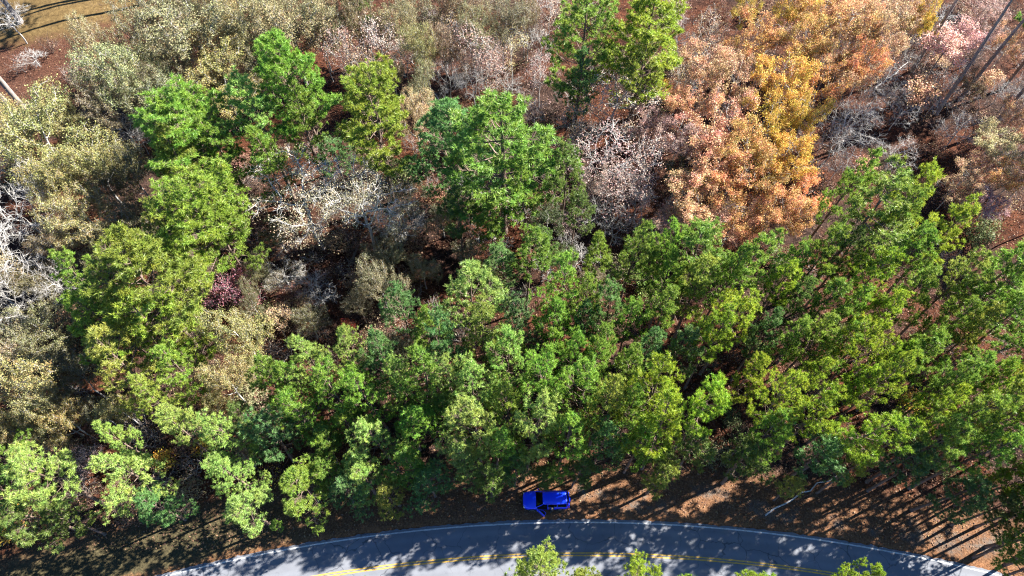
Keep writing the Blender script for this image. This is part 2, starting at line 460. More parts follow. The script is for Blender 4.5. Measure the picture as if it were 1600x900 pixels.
def make_pine(seed, h=18.0, crown_base=0.42, rad=3.4, limbs=46, tufts_per=25, sharp=0.8, n=34, tuft=0.33, lean=0.02, dead=6):
    rng = np.random.default_rng(seed)
    # trunk
    K = 22
    zs = np.linspace(0, 1, K) * h
    ph = rng.uniform(0, 2 * PI, 2)
    tx = np.sin(zs / h * 3.0 + ph[0]) * 0.25 - math.sin(ph[0]) * 0.25 + lean * zs * math.cos(ph[1])
    ty = np.cos(zs / h * 2.6 + ph[1]) * 0.25 - math.cos(ph[1]) * 0.25 + lean * zs * math.sin(ph[1])
    T = np.stack([tx, ty, zs], 1)
    r_base = 0.0105 * h
    tr = r_base * (1 - zs / h) ** 0.75 + 0.015
    tr[0] *= 1.3
    wood = Geo()
    ang = np.arange(8) * 2 * PI / 8
    ring = T[:, None, :] + np.stack([np.cos(ang), np.sin(ang), 0 * ang], 1)[None] * tr[:, None, None]
    kk = np.arange(K - 1)[:, None] * 8; a = np.arange(8)[None]
    f = np.stack([kk + a, kk + (a + 1) % 8, kk + 8 + (a + 1) % 8, kk + 8 + a], -1).reshape(-1, 4)
    wood.add(ring.reshape(-1, 3), f)
    at = lambda z: np.array([np.interp(z, zs, tx), np.interp(z, zs, ty), z])
    P0, P1, R0, R1 = [], [], [], []
    C, D, RR = [], [], []
    golden = rng.uniform(0, 6)
    # a few lobes so that the outline is uneven
    lob = rng.uniform(0, 2 * PI, 3); lobw = rng.uniform(0.1, 0.3, 3)
    for i in range(limbs):
        s = (i + rng.uniform(0, 0.9)) / limbs                 # 0 crown base .. 1 top
        z = h * (crown_base + (0.985 - crown_base) * s)
        golden += 2.4 + rng.uniform(-0.5, 0.5)
        az = golden
        prof = (1 - s) ** sharp * (0.55 + 0.45 * min(1.0, s / 0.22)) + 0.05
        L = rad * prof * rng.uniform(0.62, 1.15) * (1 + sum(w * math.cos((j + 1) * az + p) for j, (w, p) in enumerate(zip(lobw, lob))))
        L = max(L, 0.5)
        el = math.radians(rng.uniform(0, 22) + 42 * s)
        p = at(z)
        d = np.array([math.cos(az) * math.cos(el), math.sin(az) * math.cos(el), math.sin(el)])
        q = 5
        pts = [p]
        for j in range(q):
            d = d + np.array([0, 0, 0.07]) + rng.normal(0, 0.09, 3)
            d /= np.linalg.norm(d)
            pts.append(pts[-1] + d * L / q)
        pts = np.array(pts)
        rb = 0.018 + 0.012 * L
        rr = np.linspace(rb, 0.012, q + 1)
        P0.append(pts[:-1]); P1.append(pts[1:]); R0.append(rr[:-1]); R1.append(rr[1:])
        # side shoots carrying tufts on the outer part
        nt_ = max(5, int(tufts_per * (L / rad) ** 1.05 * rng.uniform(0.75, 1.2)))
        u = rng.uniform(0.32, 1.0, nt_) ** 0.8
        idx = np.clip((u * q).astype(int), 0, q - 1)
        base = pts[idx] + (pts[idx + 1] - pts[idx]) * (u * q - idx)[:, None]
        sd = unit(np.cross(np.tile(d, (nt_, 1)), np.array([[0, 0, 1.0]])))
        sl = rng.uniform(0.15, 1.0, nt_) * (0.30 + 0.42 * L * (1.12 - u)) * rng.choice([-1, 1], nt_)
        tipp = base + sd * sl[:, None] + d[None] * np.abs(sl)[:, None] * 0.7 + rng.normal(0, 0.13, (nt_, 3)) + np.array([[0, 0, 1.]]) * rng.uniform(0, 0.30, (nt_, 1))
        P0.append(base); P1.append(tipp); R0.append(np.full(nt_, 0.016)); R1.append(np.full(nt_, 0.008))
        C.append(tipp); D.append(unit(unit(tipp - base) + np.array([[0, 0, 0.6]]))); RR.append(rng.uniform(0.75, 1.2, nt_) * tuft)
        C.append(pts[-1:]); D.append(d[None]); RR.append(np.array([tuft * 1.1]))
    C.append(T[-1:]); D.append(np.array([[0, 0, 1.]])); RR.append(np.array([tuft * 1.2]))
    for i in range(dead):                                      # dead lower limbs
        z = h * rng.uniform(crown_base * 0.45, crown_base)
        az = rng.uniform(0, 2 * PI)
        p = at(z); L = rng.uniform(0.6, 0.5 * rad)
        e = p + np.array([math.cos(az), math.sin(az), rng.uniform(-0.2, 0.4)]) * L
        P0.append(p[None]); P1.append(e[None]); R0.append(np.array([0.03])); R1.append(np.array([0.01]))
    v, f = tubes(np.concatenate(P0), np.concatenate(P1), np.concatenate(R0), np.concatenate(R1), 3)
    wood.add(v, f)
    Cc, Dd, Rr = np.concatenate(C), np.concatenate(D), np.concatenate(RR)
    nv, nf = needle_tufts(Cc, Dd, Rr, rng, n)
    return dict(h=h, d=2 * float(np.percentile(np.hypot(Cc[:, 0] - tx[-1], Cc[:, 1] - ty[-1]), 93)) + 0.5, zc=float(np.mean(Cc[:, 2])),
                wood=wood.mesh('pine_trunk', [M['bark_pine']], True), crown=mesh_np('pine_crown', nv, nf, [M['needle']]))

# ------------------------------------------------------------------ broad-leaved trees, grown towards points in the crown's volume
def colonize(attr, trunk, D, kill, iters, rng, up=0.05, jit=0.12):
    nodes = [np.array(p, float) for p in trunk]
    par = [-1] + list(range(len(trunk) - 1))
    N = np.array(nodes)
    d2 = ((attr[:, None, :] - N[None]) ** 2).sum(-1)
    near = d2.argmin(1); nd = d2.min(1)
    alive = np.ones(len(attr), bool)
    for it in range(iters):
        ai = np.where(alive)[0]
        if len(ai) == 0: break
        dirs = unit(attr[ai] - N[near[ai]])
        acc = np.zeros((len(N), 3)); np.add.at(acc, near[ai], dirs)
        src = np.unique(near[ai])
        g = unit(unit(acc[src]) + rng.normal(0, jit, (len(src), 3)) + np.array([[0, 0, up]]))
        new = N[src] + g * D
        base = len(N)
        N = np.concatenate([N, new]); par += list(src)
        dn = ((attr[ai][:, None, :] - new[None]) ** 2).sum(-1)
        m = dn.min(1); am = dn.argmin(1)
        better = m < nd[ai]
        nd[ai[better]] = m[better]; near[ai[better]] = base + am[better]
        alive[nd < kill * kill] = False
    return N, np.array(par)

def crown_points(n, rx, rz, zc, rng, lobes=5, hollow=0.35, spread=0.55, lobe_s=(0.42, 0.62)):
    """Points in several overlapping lobes: an uneven crown with gaps."""
    cs = []
    for i in range(lobes):
        a = 2 * PI * i / lobes + rng.uniform(-0.5, 0.5)
        r = rx * spread * (rng.uniform(0.55, 1.1) if lobes < 8 else math.sqrt(rng.uniform(0.03, 1.0)))
        a = a if lobes < 8 else i * 2.4 + rng.uniform(-0.4, 0.4)
        cs.append((math.cos(a) * r, math.sin(a) * r, zc + rng.uniform(-0.5, 0.4) * rz, rng.uniform(*lobe_s)))
    cs.append((rng.uniform(-0.2, 0.2) * rx, rng.uniform(-0.2, 0.2) * rx, zc + 0.35 * rz, lobe_s[1]))
    pts = []
    per = n // len(cs) + 1
    for (x, y, z, s) in cs:
        d = unit(rng.normal(size=(per, 3)))
        r = rng.uniform(hollow, 1, (per, 1)) ** 0.6
        pts.append(np.array([[x, y, z]]) + d * r * np.array([[rx * s, rx * s, rz * s * 1.15]]))
    return np.concatenate(pts)

def leaf_quads(P, size, rng, flat=0.5, aspect=0.6):
    n = len(P)
    nrm = unit(rng.normal(size=(n, 3)) + np.array([[0, 0, flat]]))
    a, b = frames(nrm)
    th = rng.uniform(0, 2 * PI, (n, 1))
    u = a * np.cos(th) + b * np.sin(th); w = np.cross(nrm, u)
    L = size * rng.uniform(0.6, 1.35, (n, 1))
    v = np.stack([P - u * L * 0.5, P + w * L * 0.5 * aspect, P + u * L * 0.5, P - w * L * 0.5 * aspect], 1).reshape(-1, 3)
    return v, np.arange(4 * n).reshape(n, 4)

def make_broadleaf(seed, h=13.0, rx=5.0, rz=4.0, fork=0.28, n_attr=900, D=0.42, bark='bark_pale', leaves=11000, leaf=0.22, twigs=2, twig_len=0.55,
                   tip_r=0.012, lobes=5, stems=1, clump=0.34, bare_share=0.0, hollow=0.35, up=0.05, pipe=2.35, twig_r=0.009, flat=0.5, spread=0.55, lobe_s=(0.42, 0.62)):
    rng = np.random.default_rng(seed)
    zc = h - rz
    A = crown_points(n_attr, rx, rz, zc, rng, lobes, hollow, spread, lobe_s)
    A = A[A[:, 2] > h * fork * 0.9]
    hs = h * fork
    k = max(3, int(hs / D))
    ph = rng.uniform(0, 2 * PI)
    lean = rng.uniform(0.0, 0.12)
    trunk = [np.array([math.cos(ph) * lean * t_ * hs + 0.1 * math.sin(3 * t_ + ph), math.sin(ph) * lean * t_ * hs, t_ * hs]) for t_ in np.linspace(0, 1, k)]
    N, par = colonize(A, trunk, D, D * 1.9, 70, rng, up)
    n = len(N)
    R = np.zeros(n); hasc = np.zeros(n, bool); hasc[par[par >= 0]] = True
    acc = np.zeros(n)
    for i in range(n - 1, -1, -1):
        if not hasc[i]: acc[i] = tip_r ** pipe
        R[i] = acc[i] ** (1 / pipe)
        if par[i] >= 0: acc[par[i]] += acc[i]
    R[:2] *= 1.25
    e = np.where(par >= 0)[0]
    wood = Geo()
    thick = R[e] > 0.05
    for mask, ns in ((thick, 6), (~thick, 3)):
        if mask.any():
            q = e[mask]
            v, f = tubes(N[par[q]], N[q] + unit(N[q] - N[par[q]]) * R[q][:, None] * 0.3, np.minimum(R[par[q]], R[q] * 1.6), R[q], ns)
            wood.add(v, f)
    thin = e[R[e] < tip_r * 3.2]
    dirs = unit(N[thin] - N[par[thin]])
    br = Geo()
    tips = [N[thin]]
    for g in range(twigs):
        d = unit(dirs + rng.normal(0, 0.65, dirs.shape) + np.array([[0, 0, 0.15]]))
        L = twig_len * rng.uniform(0.4, 1.2, (len(d), 1))
        mid = N[thin] + d * L * 0.5
        d2 = unit(d + rng.normal(0, 0.35, d.shape))
        end = mid + d2 * L * 0.5
        for (p, q, r0, r1) in ((N[thin], mid, twig_r, twig_r * 0.8), (mid, end, twig_r * 0.8, twig_r * 0.45)):
            v, f = tubes(p, q, np.full(len(p), r0), np.full(len(p), r1), 3)
            br.add(v, f, 0)
        tips += [mid, end]
    tips = np.concatenate(tips)
    cr = br
    mats = [M[bark], M['leaf']]
    if leaves:
        if bare_share:
            # whole sprays without leaves
            key = np.floor(tips / 1.3).astype(int)
            hsh = (key[:, 0] * 73856093 ^ key[:, 1] * 19349663 ^ key[:, 2] * 83492791) % 1000 / 1000.0
            tl = tips[hsh > bare_share]
        else:
            tl = tips
        sel = rng.integers(0, len(tl), leaves)
        P = tl[sel] + rng.normal(0, clump, (leaves, 3)) * np.array([[1, 1, 0.7]])
        v, f = leaf_quads(P, leaf, rng, flat)
        cr.add(v, f, 1)
    return dict(h=h, d=2 * float(np.percentile(np.hypot(tips[:, 0], tips[:, 1]), 95)), zc=float(np.mean(tips[:, 2])),
                wood=wood.mesh('tree_trunk', [M[bark]], True), crown=cr.mesh('tree_crown', mats))

KIND = {}
KIND['pine'] = [make_pine(100 + i, h=17 + i % 3, crown_base=0.30 + 0.04 * (i % 3), rad=3.7, limbs=36 + 3 * (i % 3), sharp=0.55 + 0.08 * (i % 3)) for i in range(5)]
KIND['tallpine'] = [make_pine(200 + i, h=24, crown_base=0.26, rad=5.4, limbs=60, tufts_per=44, sharp=0.55, n=34, tuft=0.36, dead=10) for i in range(2)]
KIND['roundpine'] = [make_pine(230 + i, h=20, crown_base=0.42, rad=5.0, limbs=50, tufts_per=48, sharp=0.42, n=34, tuft=0.35) for i in range(3)]
KIND['thinpine'] = [make_pine(260 + i, h=18, crown_base=0.44, rad=3.0, limbs=32, tufts_per=24, sharp=0.55, n=34, tuft=0.33, lean=0.03, dead=9) for i in range(4)]
KIND['openpine'] = [make_pine(280 + i, h=19, crown_base=0.50, rad=3.5, limbs=28, tufts_per=26, sharp=0.5, n=34, tuft=0.34, lean=0.02, dead=10) for i in range(4)]
KIND['olive'] = [make_broadleaf(300 + i, h=13, rx=5.2, rz=5.0, leaves=19000, leaf=0.145, twigs=2, twig_r=0.012, bark='bark_pale', lobes=9 + i % 3, lobe_s=(0.24, 0.40), spread=0.78, clump=0.20, tip_r=0.017, pipe=2.1) for i in range(4)]
KIND['paleoak'] = [make_broadleaf(340 + i, h=13, rx=5.6, rz=4.2, fork=0.22, leaves=9000, leaf=0.115, twigs=3, twig_len=0.75, bark='bark_white', n_attr=1000, D=0.45, bare_share=0.25, tip_r=0.022, twig_r=0.015, lobes=12, lobe_s=(0.22, 0.36), spread=0.85, pipe=2.1, hollow=0.3) for i in range(2)]
KIND['russet'] = [make_broadleaf(380 + i, h=15, rx=5.0, rz=5.0, leaves=10500, leaf=0.20, twigs=3, bark='bark_pale', lobes=15, bare_share=0.36, clump=0.22, lobe_s=(0.17, 0.29), spread=0.86, hollow=0.4, tip_r=0.016) for i in range(4)]
KIND['stemtree'] = [make_broadleaf(400, h=14, rx=3.2, rz=3.0, fork=0.58, leaves=3600, leaf=0.26, twigs=2, bark='bark_grey', n_attr=420, lobes=9, lobe_s=(0.22, 0.36), spread=0.75, tip_r=0.022, up=0.2)]
KIND['pinktree'] = [make_broadleaf(420 + i, h=12, rx=3.4, rz=4.4, fork=0.2, leaves=1900, leaf=0.15, twigs=3, twig_len=0.9, bark='bark_pale', n_attr=520, D=0.45, lobes=8, tip_r=0.017, twig_r=0.014, up=0.25, lobe_s=(0.25, 0.4), spread=0.7) for i in range(3)]
KIND['bare'] = [make_broadleaf(460 + i, h=10, rx=4.4, rz=3.6, fork=0.18, leaves=0, twigs=5, twig_len=1.0, bark='bark_pale', n_attr=560, D=0.45, tip_r=0.017, twig_r=0.012, up=0.1, lobes=9, spread=0.8, lobe_s=(0.26, 0.40), pipe=2.15) for i in range(3)]
KIND['shrub'] = [make_broadleaf(500 + i, h=3.2, rx=1.7, rz=1.3, fork=0.1, n_attr=160, D=0.22, leaves=1100, leaf=0.19, twigs=1, twig_len=0.4, bark='bark_brown', clump=0.2, tip_r=0.010) for i in range(4)]
KIND['bush'] = [make_broadleaf(520 + i, h=6, rx=3.0, rz=2.4, fork=0.14, n_attr=320, D=0.32, leaves=3200, leaf=0.14, twigs=3, twig_len=0.6, bark='bark_grey', clump=0.2, tip_r=0.013, twig_r=0.011, lobes=7, lobe_s=(0.3, 0.5), spread=0.65) for i in range(2)]
KIND['brush'] = [make_broadleaf(540 + i, h=2.6, rx=1.9, rz=1.2, fork=0.08, n_attr=70, D=0.26, leaves=110, leaf=0.18, twigs=2, twig_len=1.0, bark=('bark_grey', 'bark_brown')[i % 2], tip_r=0.018, twig_r=0.015) for i in range(4)]

NAMES = {'pine': ('pine_tree', 'pine'), 'tallpine': ('pine_tree', 'pine'), 'roundpine': ('pine_tree', 'pine'), 'thinpine': ('pine_tree', 'pine'),
         'openpine': ('pine_tree', 'pine'), 'olive': ('oak_tree', 'oak'), 'paleoak': ('oak_tree', 'oak'), 'russet': ('autumn_tree', 'tree'), 'pinktree': ('sparse_tree', 'tree'), 'stemtree': ('autumn_tree', 'tree'),
         'bare': ('leafless_tree', 'bare tree'), 'shrub': ('shrub', 'shrub'), 'bush': ('bush', 'bush'), 'brush': ('leafless_shrub', 'shrub')}
GROUPS = {'pine': 'pines of the roadside wood', 'tallpine': 'pines of the roadside wood', 'roundpine': 'pines of the roadside wood', 'thinpine': 'pines of the roadside wood',
          'openpine': 'pines of the roadside wood', 'olive': 'olive-leaved oaks', 'paleoak': 'olive-leaved oaks', 'russet': 'autumn-coloured trees', 'pinktree': 'nearly bare reddish trees', 'stemtree': 'autumn-coloured trees',
          'bare': 'leafless trees', 'shrub': 'leafy shrubs of the undergrowth', 'bush': 'leafy shrubs of the undergrowth', 'brush': 'leafless shrubs of the undergrowth'}
TINT = {  # leaf colours
    'g': (0.200, 0.320, 0.048), 'y': (0.270, 0.370, 0.036), 'l': (0.285, 0.410, 0.095), 't': (0.130, 0.250, 0.075), 'd': (0.140, 0.215, 0.050), 'o': (0.275, 0.335, 0.060),
    'olive': (0.250, 0.236, 0.125), 'olivey': (0.305, 0.277, 0.108), 'cream': (0.400, 0.370, 0.240), 'tan': (0.265, 0.215, 0.125), 'olived': (0.165, 0.157, 0.080),
    'm': (0.215, 0.300, 0.040), 'orange': (0.590, 0.355, 0.145), 'gold': (0.560, 0.400, 0.085), 'peach': (0.590, 0.385, 0.230), 'pink': (0.450, 0.315, 0.270), 'rose': (0.620, 0.430, 0.390),
    'red': (0.420, 0.125, 0.100), 'crimson': (0.270, 0.125, 0.120), 'scarlet': (0.620, 0.130, 0.050), 'beige': (0.490, 0.370, 0.220), 'brown': (0.220, 0.135, 0.088),
    'yellow': (0.560, 0.390, 0.060), 'green': (0.095, 0.130, 0.042)}
WORD = {'m': 'yellow-green', 'g': 'mid-green', 'y': 'yellow-green', 'l': 'light green', 't': 'bluish-green', 'd': 'dark green', 'o': 'yellowish green', 'olive': 'grey-olive', 'olivey': 'yellow-olive', 'cream': 'cream-leaved',
        'tan': 'tan-leaved', 'olived': 'dull olive', 'orange': 'orange', 'gold': 'golden', 'peach': 'peach-orange', 'pink': 'pinkish', 'rose': 'pale pink', 'red': 'red-leaved', 'crimson': 'crimson',
        'scarlet': 'scarlet', 'beige': 'beige', 'brown': 'brown-leaved', 'yellow': 'yellow', 'green': 'green'}
NOUN = {'pine': 'bushy pine', 'tallpine': 'tall broad pine', 'roundpine': 'round-topped pine', 'thinpine': 'slender pine', 'openpine': 'open-crowned pine', 'olive': 'oak', 'paleoak': 'small white-limbed oak', 'russet': 'leafy autumn tree',
        'pinktree': 'sparse upright tree', 'bare': 'leafless grey tree', 'shrub': 'low shrub', 'bush': 'thin-leaved bush', 'brush': 'low leafless twiggy shrub'}
MARKS = [(853, 782, 'blue car'), (785, 235, 'tall central pine'), (500, 320, 'white-limbed oak'), (95, 60, 'grassy clearing'), (352, 450, 'crimson shrub'),
         (220, 480, 'broadest pine'), (1330, 190, 'white leafless tree'), (1490, 65, 'pale pink tree'), (545, 515, 'scarlet sapling'),
         (1035, 640, 'brightest roadside pine'), (1425, 625, 'yellow shrub'), (200, 735, 'leftmost bright pine')]
LABEL_POOL = {}
TREES = []

def place(kind, px, py, dpx, h, tint, label=None, var=None, z_rel=None, lean=None):
    vs = KIND[kind]
    V = vs[len(TREES) % len(vs) if var is None else var % len(vs)]
    sz = h / V['h']
    zc = V['zc'] * sz
    gz = 0.0
    for _ in range(3):
        x, y, mpp = unproject(px, py, zc + gz)
        gz = float(ground_z(x, y))
    sx = dpx * mpp / V['d']
    sx = min(max(sx, 0.55 * sz), 1.7 * sz)
    name, cat = NAMES[kind]
    rs = np.random.default_rng(len(TREES) + 77)
    root = link(name, None, None, (x, y, gz - 0.06), (rs.normal(0, 0.02), rs.normal(0, 0.02), rs.uniform(0, 2 * PI)), (sx, sx, sz))
    root.empty_display_size = 0.5
    link('trunk', V['wood'], root)
    c = link('crown', V['crown'], root)
    t = np.array(TINT[tint]) * rs.uniform(0.86, 1.14) * (1 + rs.normal(0, 0.05, 3))
    c.color = (*np.clip(t, 0.01, 0.9), 1)
    root['category'] = cat
    root['group'] = GROUPS[kind]
    TREES.append(dict(o=root, kind=kind, tint=tint, px=px, py=py, label=label, x=x, y=y, d=dpx))
    return root

def octant(dx, dy):
    a = math.degrees(math.atan2(-dy, dx)) % 360
    return ['right of', 'above and right of', 'above', 'above and left of', 'left of', 'below and left of', 'below', 'below and right of'][int((a + 22.5) // 45) % 8]

def write_labels():
    seen = {}
    for t in TREES:
        if t['label']: continue
        desc = ('' if t['kind'] == 'brush' or t['kind'] == 'bare' else WORD[t['tint']] + ' ') + NOUN[t['kind']]
        ms = sorted(MARKS, key=lambda m: math.hypot(m[0] - t['px'], m[1] - t['py']))
        m = ms[0]
        t['key'] = (desc, octant(t['px'] - m[0], t['py'] - m[1]), m[2])
        seen.setdefault(t['key'], []).append((math.hypot(m[0] - t['px'], m[1] - t['py']), t))
    ords = ['', 'second', 'third', 'fourth', 'fifth', 'sixth', 'seventh', 'eighth', 'ninth', 'tenth', 'eleventh', 'twelfth']
    for key, lst in seen.items():
        lst.sort(key=lambda q: q[0])
        for i, (_, t) in enumerate(lst):
            if len(lst) == 1: t['label'] = f'{key[0]} {key[1]} the {key[2]}'
            elif i == 0: t['label'] = f'{key[0]} {key[1]} the {key[2]}, nearest to it'
            else: t['label'] = f'{key[0]} {key[1]} the {key[2]}, {ords[min(i, 11)]} nearest'
    for t in TREES: t['o']['label'] = t['label']

